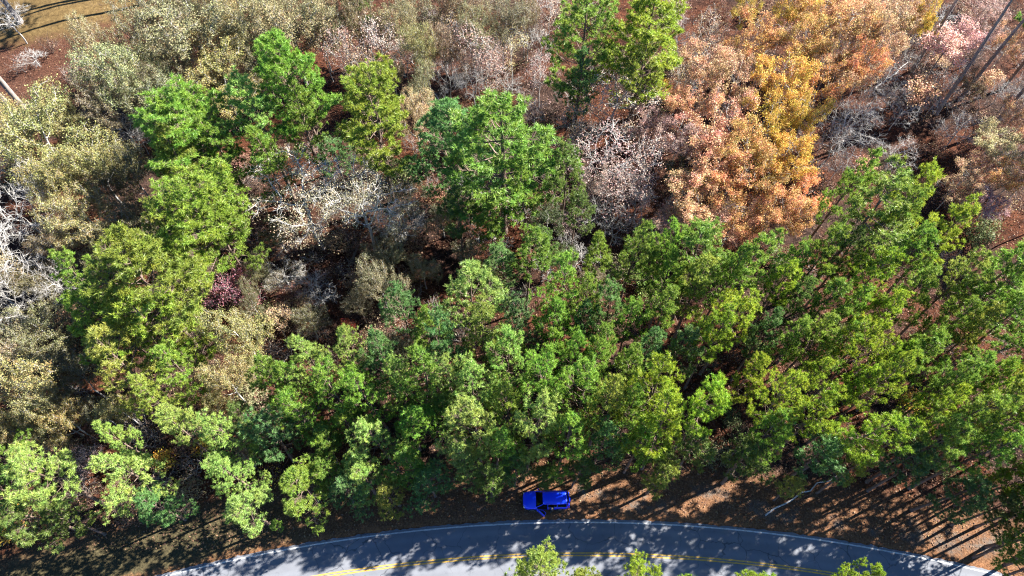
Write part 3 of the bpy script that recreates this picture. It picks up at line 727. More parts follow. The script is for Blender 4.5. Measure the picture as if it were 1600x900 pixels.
# ------------------------------------------------------------------ the trees of the photograph: kind, crown centre (photo x, y), crown width (photo px), height (m), leaf colour, own label
TABLE = [
    # roadside pines, left to right
    ('openpine', 62, 742, 120, 15, 'l', 'soft light green pine at the left end of the roadside row', 0),
    ('pine', 45, 800, 90, 12, 'd'), ('pine', 105, 812, 70, 10, 'd'), ('pine', 10, 760, 80, 13, 'd'),
    ('pine', 200, 735, 100, 16, 'l', 'light green pine over the verge, leftmost bright one by the road'), ('thinpine', 182, 682, 50, 15, 'l'), ('pine', 238, 785, 75, 11, 't'),
    ('thinpine', 272, 668, 62, 16, 'l'), ('pine', 345, 684, 82, 16, 'l'), ('pine', 366, 738, 84, 15, 'l'), ('thinpine', 386, 796, 72, 12, 'l'),
    ('thinpine', 428, 822, 22, 3.5, 'g', 'tiny pine sapling alone on the verge left of the road edge'),
    ('pine', 420, 600, 78, 15, 'g'), ('pine', 420, 680, 90, 14, 't'), ('pine', 485, 560, 82, 16, 'l'), ('pine', 480, 640, 80, 15, 'g'), ('pine', 470, 755, 95, 11, 'g'), ('thinpine', 505, 695, 70, 13, 'g'),
    ('pine', 522, 605, 78, 16, 'g'), ('pine', 578, 612, 86, 17, 'g'), ('pine', 590, 680, 86, 16, 'l'), ('pine', 570, 748, 82, 12, 'l'), ('pine', 640, 662, 84, 17, 'g'), ('thinpine', 640, 722, 66, 14, 'g'),
    ('pine', 662, 592, 92, 17, 'g'), ('pine', 732, 594, 92, 18, 'l'), ('pine', 742, 660, 84, 17, 'l'), ('pine', 722, 706, 80, 15, 'l'), ('pine', 672, 755, 84, 11, 't'), ('pine', 535, 765, 76, 11, 't'), ('pine', 790, 560, 80, 18, 'l'),
    ('thinpine', 765, 740, 60, 10, 'd'), ('pine', 600, 560, 75, 17, 't'), ('pine', 690, 540, 80, 18, 't'),
    ('pine', 850, 602, 92, 18, 'g'), ('pine', 882, 560, 72, 18, 'g'), ('pine', 905, 612, 80, 17, 'g'), ('pine', 945, 622, 80, 17, 'o'), ('pine', 828, 672, 92, 17, 'l'), ('pine', 882, 684, 84, 15, 'g'), ('thinpine', 950, 540, 52, 17, 'g'), ('thinpine', 986, 568, 64, 17, 'g'),
    ('thinpine', 902, 730, 50, 9, 'd'), ('pine', 795, 640, 80, 15, 'g'), ('thinpine', 805, 725, 50, 9, 't'), ('thinpine', 850, 735, 50, 8, 'd'),
    ('pine', 1032, 606, 84, 18, 'y'), ('pine', 1045, 660, 96, 18, 'y', 'brightest yellow-green roadside pine, up and right of the blue car'), ('thinpine', 1035, 735, 58, 10, 'o'), ('openpine', 1122, 515, 74, 19, 'y'), ('openpine', 1110, 618, 76, 17, 'y'), ('thinpine', 1162, 584, 52, 17, 'y'),
    ('openpine', 1222, 626, 76, 18, 'y'), ('openpine', 1200, 676, 74, 15, 'g'), ('openpine', 1172, 712, 80, 11, 'd'), ('thinpine', 1236, 762, 44, 7, 'o'), ('openpine', 1090, 695, 84, 11, 'd'), ('thinpine', 1226, 540, 56, 18, 'g'),
    ('thinpine', 1270, 530, 64, 18, 'g'), ('openpine', 1352, 540, 70, 19, 'y'), ('thinpine', 1266, 590, 52, 17, 'y'), ('thinpine', 1320, 600, 56, 17, 'y'), ('openpine', 1282, 642, 80, 17, 'y'), ('openpine', 1352, 660, 92, 17, 'y'), ('openpine', 1370, 602, 74, 18, 'y'),
    ('thinpine', 1336, 732, 56, 11, 'o'), ('openpine', 1290, 704, 82, 12, 't'), ('openpine', 1440, 560, 82, 18, 'g'), ('thinpine', 1472, 604, 64, 17, 'g'), ('thinpine', 1420, 545, 64, 18, 'g'), ('thinpine', 1492, 578, 64, 18, 'g'),
    ('openpine', 1512, 650, 84, 17, 'g'), ('openpine', 1462, 690, 90, 15, 'g'), ('openpine', 1432, 724, 84, 11, 't'), ('openpine', 1542, 702, 84, 15, 'g'), ('openpine', 1582, 655, 84, 17, 'y'), ('thinpine', 1582, 752, 54, 11, 'y'), ('openpine', 1502, 762, 88, 10, 't'), ('openpine', 1562, 792, 70, 9, 'd'),
    # pines of the middle rows
    ('pine', 732, 465, 122, 18, 'l', 'light green pine with yellowing top in the middle, right of the teal sapling'), ('pine', 630, 482, 68, 14, 't', 'small conical bluish-green pine between red soil and the light pine'),
    ('pine', 760, 520, 84, 18, 'g'), ('thinpine', 672, 510, 60, 16, 'g'), ('pine', 815, 505, 70, 17, 't'), ('thinpine', 825, 400, 58, 16, 'g'), ('pine', 880, 450, 78, 19, 'g'), ('thinpine', 862, 500, 60, 17, 'g'),
    ('pine', 988, 400, 80, 19, 'g'), ('thinpine', 958, 470, 54, 17, 't'), ('thinpine', 1030, 492, 62, 18, 'g'), ('openpine', 1095, 395, 105, 20, 'g'), ('openpine', 1165, 405, 78, 20, 'g'), ('thinpine', 1090, 450, 70, 18, 'o'), ('openpine', 1150, 490, 84, 19, 'y'), ('thinpine', 1195, 520, 50, 17, 't'),
    ('thinpine', 1060, 545, 60, 16, 't'), ('thinpine', 1010, 545, 50, 15, 't'), ('thinpine', 915, 505, 46, 15, 't'),
    ('openpine', 1280, 395, 70, 19, 'g'), ('openpine', 1355, 330, 130, 21, 'g', 'broad mid-green pine directly below the white leafless tree'), ('openpine', 1425, 310, 84, 20, 'y'), ('openpine', 1485, 355, 84, 20, 'y'), ('openpine', 1360, 430, 84, 19, 'y'), ('thinpine', 1285, 480, 66, 18, 'g'),
    ('thinpine', 1240, 470, 54, 17, 'd'), ('openpine', 1420, 400, 84, 19, 'g'), ('thinpine', 1320, 400, 60, 18, 'd'), ('openpine', 1560, 420, 110, 20, 'g'), ('openpine', 1500, 440, 80, 19, 'o'), ('thinpine', 1430, 470, 66, 18, 'g'), ('openpine', 1585, 500, 90, 19, 'g'), ('thinpine', 1530, 520, 60, 18, 'o'),
    ('thinpine', 1380, 500, 56, 18, 'y'), ('thinpine', 1330, 490, 56, 17, 'g'), ('openpine', 1590, 580, 70, 17, 'y'), ('thinpine', 1480, 510, 56, 18, 'g'), ('thinpine', 1235, 420, 50, 18, 'g'), ('thinpine', 1545, 590, 50, 17, 'g'),
    # big pines of the upper left and centre
    ('tallpine', 785, 235, 190, 24, 'g', 'tallest broad pine at the centre, its bare trunk showing below', 0),
    ('tallpine', 700, 228, 130, 19, 't', 'bluish-green pine in shade against the left side of the central pine', 1),
    ('thinpine', 885, 265, 62, 18, 'd'), ('thinpine', 830, 300, 66, 17, 'g'), ('thinpine', 715, 330, 70, 15, 'd'), ('thinpine', 770, 345, 60, 14, 'g'),
    ('roundpine', 582, 178, 132, 21, 'm', 'round yellow-green pine between two bare pinkish trees and the oak', 0),
    ('roundpine', 466, 122, 118, 22, 'g', 'round dark-topped pine highest of the upper left cluster', 1), ('pine', 408, 195, 112, 20, 'l'), ('pine', 470, 190, 80, 19, 'g'), ('thinpine', 520, 235, 66, 10, 't'), ('pine', 415, 250, 80, 17, 'g'),
    ('roundpine', 295, 205, 140, 20, 'g', 'mid-green pine touching the grey leafless shrub at upper left', 2), ('pine', 350, 235, 80, 18, 'g'), ('pine', 275, 265, 100, 19, 'm'), ('roundpine', 318, 325, 150, 19, 'm', 'yellow-green pine upper right of the broadest pine', 0),
    ('pine', 350, 375, 90, 16, 'g'), ('pine', 270, 360, 84, 16, 'o'),
    ('roundpine', 215, 440, 180, 21, 'm', 'broadest yellow-green pine, filling the left of the picture', 1), ('pine', 165, 495, 100, 18, 'm'), ('pine', 250, 510, 130, 18, 'm'), ('pine', 195, 575, 120, 17, 'o'), ('pine', 275, 575, 80, 15, 'g'), ('pine', 130, 440, 70, 16, 'g'), ('pine', 235, 632, 70, 15, 'o'),
    ('tallpine', 912, 66, 118, 22, 'g', 'left one of the two pines at the top edge'), ('tallpine', 1012, 60, 122, 22, 'y', 'right one of the two pines at the top edge'), ('pine', 905, 125, 60, 16, 't'), ('thinpine', 1000, 105, 70, 18, 'o'), ('pine', 552, 4, 70, 15, 'd', 'dark evergreen cut by the top edge between oaks'),
    # olive oaks of the upper left
    ('olive', 300, 48, 190, 15, 'olive'), ('olive', 180, 112, 130, 16, 'olive'), ('olive', 250, 150, 110, 12, 'olive'), ('olive', 345, 130, 120, 13, 'olivey'), ('olive', 450, 45, 150, 15, 'tan'), ('olive', 395, 40, 120, 15, 'olive'), ('olive', 240, 25, 120, 14, 'olive'),
    ('olive', 65, 225, 160, 15, 'olivey'), ('olive', 140, 255, 110, 13, 'olivey'), ('olive', 200, 265, 84, 12, 'olived'), ('olive', 120, 335, 110, 12, 'olivey'), ('olive', 400, 100, 90, 12, 'olive'), ('olive', 350, 5, 90, 14, 'olivey'),
    ('olive', 662, 72, 76, 13, 'olivey'), ('olive', 648, 185, 60, 12, 'beige'), ('olive', 785, 32, 80, 13, 'olive'), ('olive', 640, 20, 80, 13, 'olive'), ('olive', 700, 15, 70, 13, 'tan'), ('olive', 530, 25, 70, 13, 'tan'),
    ('olive', 30, 605, 120, 14, 'olivey'), ('olive', 100, 655, 80, 11, 'olivey'), ('olive', 15, 670, 70, 11, 'olivey'), ('olive', 120, 590, 76, 10, 'olived'), ('olive', 70, 510, 110, 10, 'olived'), ('olive', 45, 440, 80, 9, 'olived'), ('olive', 182, 640, 46, 10, 'olivey'), ('olive', 200, 350, 80, 11, 'olived'),
    ('olive', 375, 525, 96, 14, 'olivey', 'yellow-olive oak directly below the crimson shrub'), ('olive', 350, 590, 84, 12, 'olivey'), ('olive', 592, 440, 74, 12, 'olive'), ('bush', 440, 492, 50, 6, 'beige'), ('olive', 560, 470, 50, 9, 'olived'),
    ('paleoak', 470, 304, 190, 16, 'cream', 'pale white-limbed oak left of the central red soil, nearly leafless', 0), ('paleoak', 560, 308, 150, 16, 'cream', 'second white-limbed oak, right of its larger twin'), ('paleoak', 440, 428, 70, 6, 'cream'), ('paleoak', 610, 352, 66, 9, 'cream'),
    # leafless and nearly leafless trees
    ('bare', 25, 330, 130, 13, 'cream', 'large white leafless tree on the left edge'), ('bare', 15, 400, 120, 12, 'cream'), ('bare', 55, 285, 90, 13, 'cream'), ('bare', 12, 475, 100, 11, 'cream'), ('bare', 85, 440, 70, 9, 'cream'), ('bare', 5, 250, 70, 12, 'cream'), ('bare', 190, 196, 80, 6, 'cream', 'grey leafless shrub-like tree between olive oaks and upper-left pine'), ('bare', 310, 110, 90, 10, 'cream'), ('bare', 215, 215, 50, 5, 'cream'),
    ('bare', 8, 22, 70, 9, 'cream', 'white leafless tree in the top left corner by the lawn'), ('bare', 50, 88, 44, 3, 'cream'),
    ('pinktree', 532, 72, 64, 13, 'pink'), ('pinktree', 592, 60, 74, 14, 'rose'), ('pinktree', 740, 70, 80, 14, 'pink'), ('pinktree', 725, 108, 44, 9, 'beige'), ('pinktree', 775, 85, 50, 11, 'pink'), ('bare', 700, 120, 60, 9, 'cream'),
    ('pinktree', 962, 160, 125, 14, 'pink'), ('pinktree', 950, 240, 110, 13, 'pink'), ('pinktree', 1010, 250, 90, 12, 'pink'), ('pinktree', 960, 300, 90, 9, 'pink'),
    ('bare', 825, 35, 60, 12, 'cream'), ('bare', 845, 70, 50, 10, 'cream'),
    ('bare', 1332, 190, 112, 10, 'cream', 'white leafless tree in the gap right of the golden tree'), ('bare', 1408, 88, 64, 8, 'cream'), ('bare', 1400, 238, 70, 6, 'cream'), ('bare', 1275, 262, 46, 5, 'cream'), ('bare', 1060, 50, 60, 8, 'cream'), ('bare', 1080, 95, 60, 9, 'cream'),
    ('bare', 1500, 200, 70, 7, 'cream'), ('bare', 1550, 60, 60, 8, 'cream'), ('bare', 1590, 140, 60, 8, 'cream'),
    # autumn trees of the upper right
    ('russet', 1105, 95, 90, 15, 'peach'), ('russet', 1125, 195, 130, 17, 'peach'), ('russet', 1110, 255, 110, 14, 'peach'), ('russet', 1180, 55, 90, 15, 'orange'), ('russet', 1060, 215, 80, 13, 'pink'), ('russet', 1170, 290, 100, 14, 'orange'), ('russet', 1080, 310, 90, 12, 'peach'), ('russet', 1150, 335, 90, 11, 'orange'),
    ('russet', 1222, 120, 100, 17, 'gold', 'golden tree between the orange crowns, left of the white leafless tree'), ('russet', 1310, 60, 120, 17, 'orange'), ('russet', 1255, 65, 80, 16, 'orange'), ('russet', 1205, 185, 90, 16, 'gold'), ('russet', 1230, 250, 90, 15, 'gold'), ('russet', 1260, 305, 76, 12, 'orange'), ('russet', 1215, 320, 80, 12, 'orange'),
    ('russet', 1320, 120, 80, 14, 'peach'), ('russet', 1390, 35, 84, 15, 'peach'), ('russet', 1445, 28, 60, 15, 'gold'), ('russet', 1240, 10, 70, 13, 'gold'), ('russet', 1060, 275, 60, 10, 'olived'), ('russet', 1165, 8, 50, 12, 'gold'), ('russet', 1400, 0, 60, 13, 'pink'),
    ('stemtree', 1484, 68, 70, 13, 'rose', 'pale pink tree on a long bare stem in the upper right'), ('stemtree', 1512, 62, 56, 13, 'rose', 'smaller pale pink tree touching its larger neighbour on the right'), ('russet', 1545, 25, 60, 13, 'pink'), ('russet', 1585, 60, 60, 13, 'peach'), ('russet', 1560, 215, 80, 10, 'beige'), ('russet', 1500, 285, 70, 9, 'beige'), ('russet', 1592, 275, 70, 10, 'orange'), ('russet', 1590, 180, 60, 10, 'peach'), ('russet', 1545, 320, 60, 7, 'pink'), ('russet', 1520, 130, 50, 9, 'brown'),
    # shrubs that stand out
    ('bush', 352, 446, 88, 9, 'crimson', 'crimson half-bare shrub beside the broadest pine'), ('bush', 385, 440, 44, 5, 'red'), ('bush', 545, 512, 30, 4.5, 'scarlet', 'thin scarlet sapling alone on dark soil'),
    ('bush', 85, 705, 56, 4.5, 'peach'), ('bush', 135, 715, 54, 4.5, 'pink'), ('shrub', 1425, 625, 40, 3, 'yellow', 'yellow shrub in the sunny gap among the right-hand pines'), ('shrub', 1035, 140, 26, 4, 'yellow'), ('shrub', 285, 770, 60, 3, 'tan'), ('brush', 300, 730, 60, 4, 'brown'),
    ('shrub', 620, 270, 50, 4, 'green'), ('shrub', 640, 380, 50, 4, 'tan'), ('shrub', 860, 240, 40, 3, 'red'), ('bush', 1090, 285, 60, 5, 'yellow'), ('shrub', 230, 150, 30, 4, 'g'),
    # tops of the pines on the far side of the road
    ('pine', 850, 896, 92, 15, 'o', 'yellow-green pine top poking over the centre line below the car'), ('thinpine', 912, 905, 56, 14, 'o'), ('pine', 1000, 925, 80, 15, 'y'), ('thinpine', 1070, 920, 56, 14, 'y'), ('pine', 1180, 925, 76, 14, 'y'), ('thinpine', 1345, 908, 36, 13, 'y'), ('thinpine', 582, 912, 34, 12, 'g'),
    # further crowns that close the canopy
    ('olive', 270, 88, 90, 13, 'olive'), ('olive', 215, 68, 90, 13, 'olive'), ('olive', 330, 78, 90, 13, 'olivey'), ('olive', 385, 80, 80, 12, 'olive'), ('olive', 432, 84, 70, 12, 'tan'), ('olive', 492, 22, 80, 14, 'olive'), ('olive', 290, 165, 70, 10, 'olived'), ('olive', 15, 195, 90, 14, 'olivey'),
    ('olive', 95, 185, 80, 13, 'olivey'), ('olive', 85, 285, 90, 13, 'olivey'), ('olive', 165, 300, 80, 11, 'olived'), ('olive', 80, 385, 80, 11, 'olived'), ('olive', 150, 385, 66, 11, 'olived'), ('olive', 20, 530, 84, 11, 'olive'), ('olive', 70, 575, 80, 11, 'olived'), ('olive', 62, 640, 80, 12, 'olivey'), ('olive', 150, 645, 56, 9, 'olived'),
    ('olive', 300, 5, 90, 14, 'olive'), ('olive', 425, 5, 90, 14, 'olive'), ('olive', 570, 35, 60, 13, 'tan'), ('olive', 610, 110, 50, 11, 'tan'), ('olive', 740, 15, 70, 13, 'olive'), ('olive', 335, 640, 60, 10, 'olivey'), ('olive', 390, 470, 50, 10, 'olived'),
    ('pine', 455, 600, 64, 15, 'g'), ('pine', 550, 560, 66, 16, 'l'), ('pine', 622, 602, 66, 16, 'l'), ('pine', 692, 642, 66, 15, 'g'), ('pine', 772, 690, 70, 14, 'g'), ('pine', 700, 590, 66, 17, 'l'), ('pine', 540, 662, 70, 15, 'g'), ('pine', 510, 740, 66, 12, 'g'), ('thinpine', 612, 768, 60, 11, 'o'), ('pine', 390, 645, 60, 13, 'd'),
    ('pine', 930, 580, 66, 17, 'g'), ('pine', 985, 640, 70, 16, 'g'), ('pine', 940, 690, 70, 13, 't'), ('pine', 1000, 690, 70, 13, 'g'), ('pine', 1130, 440, 66, 19, 'g'), ('thinpine', 1210, 450, 54, 18, 'y'), ('thinpine', 1310, 540, 54, 17, 'g'), ('thinpine', 1400, 560, 50, 17, 'y'), ('pine', 1395, 360, 70, 20, 'g'), ('pine', 1320, 290, 70, 20, 'g'), ('pine', 1540, 470, 76, 19, 'g'), ('pine', 1455, 650, 66, 16, 'y'), ('pine', 1545, 640, 66, 17, 'o'),
    ('russet', 1145, 130, 90, 16, 'peach'), ('russet', 1085, 160, 84, 15, 'peach'), ('russet', 1160, 232, 90, 16, 'orange'), ('russet', 1280, 20, 84, 15, 'orange'), ('russet', 1348, 42, 80, 16, 'peach'), ('russet', 1275, 125, 90, 16, 'orange'), ('russet', 1345, 92, 70, 15, 'orange'), ('russet', 1265, 180, 70, 14, 'gold'), ('russet', 1120, 355, 70, 9, 'peach'), ('russet', 1195, 270, 80, 15, 'orange'),
    ('russet', 1050, 345, 60, 7, 'pink'), ('russet', 1010, 195, 60, 12, 'pink'), ('russet', 1245, 335, 60, 10, 'orange'), ('russet', 1570, 250, 60, 9, 'beige'), ('russet', 1535, 265, 56, 8, 'peach'), ('russet', 1115, 25, 60, 12, 'brown'),
    ('olive', 620, 45, 70, 13, 'olive'), ('olive', 690, 70, 64, 12, 'tan'), ('olive', 750, 45, 70, 13, 'olive'), ('olive', 820, 20, 60, 12, 'tan'), ('pinktree', 560, 95, 60, 12, 'beige'), ('pinktree', 630, 90, 60, 12, 'pink'), ('pinktree', 700, 55, 60, 13, 'beige'), ('pinktree', 760, 110, 60, 11, 'pink'), ('pinktree', 800, 70, 60, 12, 'beige'), ('pinktree', 845, 110, 56, 11, 'pink'),
    ('pinktree', 860, 20, 60, 12, 'pink'), ('pinktree', 500, 60, 56, 12, 'beige'), ('olive', 655, 130, 60, 11, 'olive'), ('bare', 740, 130, 60, 9, 'cream'), ('olive', 640, 300, 70, 8, 'olived'), ('olive', 690, 340, 60, 7, 'olived'), ('olive', 610, 400, 50, 8, 'olive'), ('olive', 730, 395, 56, 6, 'olived'), ('olive', 860, 345, 60, 8, 'green'), ('thinpine', 900, 330, 54, 12, 'd'), ('thinpine', 790, 410, 60, 13, 't'),
    ('pinktree', 900, 190, 60, 10, 'beige'), ('pinktree', 1000, 310, 80, 9, 'pink'), ('bare', 930, 330, 70, 7, 'cream'), ('pinktree', 1060, 110, 60, 11, 'beige'), ('pinktree', 1050, 20, 60, 11, 'pink'), ('pinktree', 1110, 50, 60, 12, 'beige'), ('olive', 400, 420, 50, 8, 'olived'), ('bare', 480, 440, 60, 6, 'cream'),
    ('olive', 150, 72, 70, 14, 'olive'), ('olive', 160, 150, 70, 14, 'olive'), ('olive', 215, 140, 70, 13, 'olived'), ('brush', 30, 100, 40, 3, 'brown'), ('brush', 75, 70, 40, 3, 'brown'), ('brush', 110, 115, 40, 3, 'brown'), ('brush', 85, 150, 40, 3, 'brown'), ('brush', 130, 95, 40, 3, 'brown'),
    ('olive', 430, 360, 60, 8, 'olived'), ('olive', 590, 390, 60, 8, 'olived'), ('bare', 640, 340, 60, 8, 'cream'), ('olive', 660, 420, 60, 8, 'olive'), ('olive', 480, 500, 60, 8, 'olived'), ('bare', 500, 460, 60, 6, 'cream'), ('olive', 620, 540, 50, 9, 'olived'), ('shrub', 560, 440, 40, 4, 'brown'), ('olive', 880, 400, 50, 7, 'green'), ('olive', 930, 440, 50, 6, 'olived'), ('russet', 930, 280, 60, 9, 'pink'), ('thinpine', 850, 380, 50, 12, 'd'), ('thinpine', 940, 390, 54, 15, 'g'), ('thinpine', 1045, 430, 54, 17, 'g'), ('thinpine', 985, 500, 56, 16, 'g'), ('pine', 915, 470, 60, 17, 'g'), ('pine', 1040, 400, 66, 18, 'g'),
    ('russet', 1338, 12, 70, 15, 'peach'), ('russet', 1425, 8, 66, 15, 'peach'), ('russet', 1372, 72, 70, 14, 'peach'), ('russet', 1300, 95, 76, 16, 'peach'), ('bare', 1345, 165, 80, 10, 'cream'), ('bare', 1310, 215, 90, 9, 'cream'), ('bare', 1380, 130, 70, 9, 'cream'),
    # beside and beyond the frame: their shadows fall into it
    ('pine', 1640, 620, 84, 18, 'g'), ('pine', 1660, 700, 90, 17, 'g'), ('pine', 1700, 640, 90, 18, 'y'), ('pine', 1650, 780, 84, 15, 'g'), ('pine', 1720, 760, 90, 16, 'g'), ('pine', 1660, 520, 90, 19, 'g'), ('pine', 1650, 430, 90, 19, 'g'), ('pine', 1720, 560, 90, 18, 'g'),
    ('pine', 1630, 840, 70, 13, 'g'), ('pine', 1700, 850, 80, 14, 'g'), ('russet', 1660, 330, 90, 13, 'orange'), ('russet', 1670, 215, 100, 19, 'peach'), ('russet', 1680, 100, 100, 20, 'gold'), ('russet', 1760, 150, 100, 20, 'orange'), ('pine', 1680, 0, 90, 22, 'g'), ('russet', 1740, 260, 100, 18, 'peach'),
    ('pine', 1650, 740, 100, 17, 'g'), ('pine', 1690, 810, 100, 17, 'g'), ('pine', 1750, 830, 100, 17, 'g'), ('pine', 1800, 760, 100, 18, 'g'), ('pine', 1640, 890, 90, 14, 'g'), ('pine', -40, 700, 90, 15, 'g'), ('olive', -40, 560, 110, 13, 'olive'), ('olive', -50, 420, 110, 13, 'olive'), ('olive', -40, 180, 110, 13, 'olivey'), ('pine', -40, 800, 80, 13, 'g'), ('pine', -90, 740, 90, 15, 'g'), ('olive', -110, 620, 110, 14, 'olive'), ('olive', -110, 480, 110, 14, 'olive'), ('bare', -60, 330, 110, 12, 'cream'), ('olive', -110, 250, 110, 14, 'olive'), ('pine', 1790, 640, 90, 18, 'g'), ('pine', 1780, 540, 90, 18, 'y'), ('pine', 1740, 440, 90, 19, 'g'), ('russet', 1760, 350, 90, 14, 'peach'),
]
for row in TABLE:
    row = list(row)
    if 'pine' in row[0]:
        row[3] *= 1.10
        if row[2] > 640 and 290 < row[1] < 730: row[4] *= 0.72 if row[1] > 480 else 0.95                  # lower trees further back from the road
        if row[2] > 600 and row[1] > 700 and row[4] > 8.5: row[4] *= 1.18      # the stand by the road is taller
    if row[0] == 'olive' and row[4] >= 12: row[4] *= 1.15
    place(*row[:6], label=row[6] if len(row) > 6 else None, var=row[7] if len(row) > 7 else None)

# ------------------------------------------------------------------ the parked car (local axes: +X front, +Y driver's side)
def blue_paint():
    m, t, p, out = new_mat('blue_car_paint')
    tc = node(t, 'ShaderNodeTexCoord')
    t.links.new(ramp(t, noise(t, tc.outputs['Object'], 90.0, 2), [(0.3, (0.0, 0.030, 0.90)), (0.7, (0.0, 0.055, 1.0))]), p.inputs['Base Color'])
    p.inputs['Metallic'].default_value = 0.0
    p.inputs['Roughness'].default_value = 0.32
    p.inputs['Coat Weight'].default_value = 0.8
    p.inputs['Coat Roughness'].default_value = 0.06
    return m
def tinted_glass():
    m, t, p, out = new_mat('tinted_glass')
    p.inputs['Base Color'].default_value = (0.006, 0.007, 0.009, 1)
    p.inputs['Roughness'].default_value = 0.04
    tr = node(t, 'ShaderNodeBsdfTransparent'); tr.inputs['Color'].default_value = (0.35, 0.38, 0.38, 1)
    mx = node(t, 'ShaderNodeMixShader'); mx.inputs[0].default_value = 0.35
    t.links.new(p.outputs[0], mx.inputs[1]); t.links.new(tr.outputs[0], mx.inputs[2])
    t.links.new(mx.outputs[0], out.inputs['Surface'])
    return m
CM = dict(blue=blue_paint(), glass=tinted_glass(), black=plain('black_trim', (0.012, 0.012, 0.013), 0.55), rubber=plain('tyre_rubber', (0.015, 0.015, 0.015), 0.9),
          rim=plain('alloy_rim', (0.45, 0.46, 0.47), 0.35, 0.9), seat=plain('dark_seat_cloth', (0.03, 0.03, 0.033), 0.9), red=plain('tail_lamp_red', (0.45, 0.01, 0.01), 0.15),
          lamp=plain('clear_lamp', (0.65, 0.67, 0.7), 0.1), pale=plain('pale_blue_patch', (0.16, 0.42, 0.95), 0.4), plate=plain('number_plate', (0.6, 0.6, 0.58), 0.5))

def bevel_box(c, s, r=0.02, taper=(1, 1)):
    """Box with chamfered edges: 24 verts; taper scales the top in x, y."""
    hx, hy, hz = (q / 2 for q in s)
    r = min(r, hx * 0.9, hy * 0.9, hz * 0.9)
    rings = []
    for z, ins in ((-hz, r), (-hz + r, 0), (hz - r, 0), (hz, r)):
        k = (z + hz) / (2 * hz)
        tx, ty = 1 + (taper[0] - 1) * k, 1 + (taper[1] - 1) * k
        x, y = (hx - ins) * tx, (hy - ins) * ty
        q = r if ins == 0 else r * 0.5
        rings.append([(x - q, -y), (x, -y + q), (x, y - q), (x - q, y), (-x + q, y), (-x, y - q), (-x, -y + q), (-x + q, -y)])
        rings[-1] = [(a + c[0], b + c[1], z + c[2]) for a, b in rings[-1]]
    v = np.array(rings).reshape(-1, 3)
    f = [[i * 8 + k, i * 8 + (k + 1) % 8, i * 8 + 8 + (k + 1) % 8, i * 8 + 8 + k] for i in range(3) for k in range(8)]
    caps = [[24, 25, 26, 31], [31, 26, 27, 30], [30, 27, 28, 29], [7, 2, 1, 0], [6, 3, 2, 7], [5, 4, 3, 6]]
    return v, np.array(f + caps)

def part(name, parent, mat, pieces, smooth=False):
    g = Geo()
    for v, f in pieces: g.add(v, f)
    return link(name, g.mesh(name, [CM[mat]], smooth), parent)

def disc(c, r, axis_y0, axis_y1, n=24, r_in=0.0):
    a = np.arange(n) * 2 * PI / n
    rows = [np.stack([c[0] + rr * np.cos(a), np.full(n, y), c[1] + rr * np.sin(a)], 1) for rr, y in ((max(r_in, 0.01), axis_y0), (r, axis_y0), (r, axis_y1), (max(r_in, 0.01), axis_y1))]
    v = np.concatenate(rows)
    k = np.arange(n); k2 = (k + 1) % n
    f = np.concatenate([np.stack([k + i * n, k2 + i * n, k2 + (i + 1) * n, k + (i + 1) * n], 1) for i in range(3)] + ([np.stack([k + 3 * n, k2 + 3 * n, k2, k], 1)]))
    return v, f

def bar(p, q, r0, r1=None, n=6):
    return tubes(np.array([p]), np.array([q]), np.array([r0]), np.array([r0 if r1 is None else r1]), n)

def sheet(pts, th=0.012):
    """Quad grid rows -> slab with thickness along its normal. pts: (rows, cols, 3)"""
    P = np.array(pts, float); R_, C_ = P.shape[:2]
    nrm = np.cross(P[-1, 0] - P[0, 0], P[0, -1] - P[0, 0]); nrm /= np.linalg.norm(nrm)
    v = np.concatenate([P.reshape(-1, 3), (P - nrm * th).reshape(-1, 3)])
    n = R_ * C_; f = []
    for i in range(R_ - 1):
        for j in range(C_ - 1):
            a = i * C_ + j
            f.append([a, a + C_, a + C_ + 1, a + 1]); f.append([n + a, n + a + 1, n + a + C_ + 1, n + a + C_])
    edge = [j for j in range(C_)] + [i * C_ + C_ - 1 for i in range(1, R_)] + [(R_ - 1) * C_ + j for j in range(C_ - 2, -1, -1)] + [i * C_ for i in range(R_ - 2, 0, -1)]
    for a, b in zip(edge, edge[1:] + edge[:1]): f.append([a, b, n + b, n + a])
    return v, np.array(f)

cx, cy, _ = unproject(853, 780.5, 0.9)
car = link('parked_car', None, None, (cx, cy, float(ground_z(cx, cy)) + 0.0), (0, 0, math.radians(181.0)))
tag(car, 'bright blue boxy car parked on the verge with its driver door open', 'car')

# body shell below the windows
xs = np.array([2.36, 2.30, 2.12, 1.85, 1.45, 1.02, 0.97, 0.5, 0.0, -0.08, -0.6, -1.2, -1.7, -2.05, -2.22, -2.30])
hw = np.array([0.42, 0.64, 0.82, 0.90, 0.925, 0.93, 0.93, 0.93, 0.93, 0.93, 0.93, 0.93, 0.925, 0.90, 0.84, 0.74])
tp = np.array([0.80, 0.93, 1.00, 1.04, 1.075, 1.11, 1.11, 1.11, 1.11, 1.11, 1.115, 1.12, 1.12, 1.11, 1.08, 1.00])
bt = np.array([0.42, 0.34, 0.30, 0.28, 0.28, 0.28, 0.28, 0.28, 0.28, 0.28, 0.28, 0.28, 0.29, 0.32, 0.36, 0.44])
sec = [(-0.93, 0.0), (-0.985, 0.10), (-1.0, 0.45), (-0.985, 0.75), (-0.95, 0.93), (-0.86, 1.0), (-0.55, 1.03), (-0.18, 1.05), (0.18, 1.05), (0.55, 1.03), (0.86, 1.0), (0.95, 0.93), (0.985, 0.75), (1.0, 0.45), (0.985, 0.10), (0.93, 0.0)]
ns_ = len(sec)
V = np.array([[(x, w * a, b0 + (t0 - b0) * b) for a, b in sec] for x, w, t0, b0 in zip(xs, hw, tp, bt)]).reshape(-1, 3)
F = []
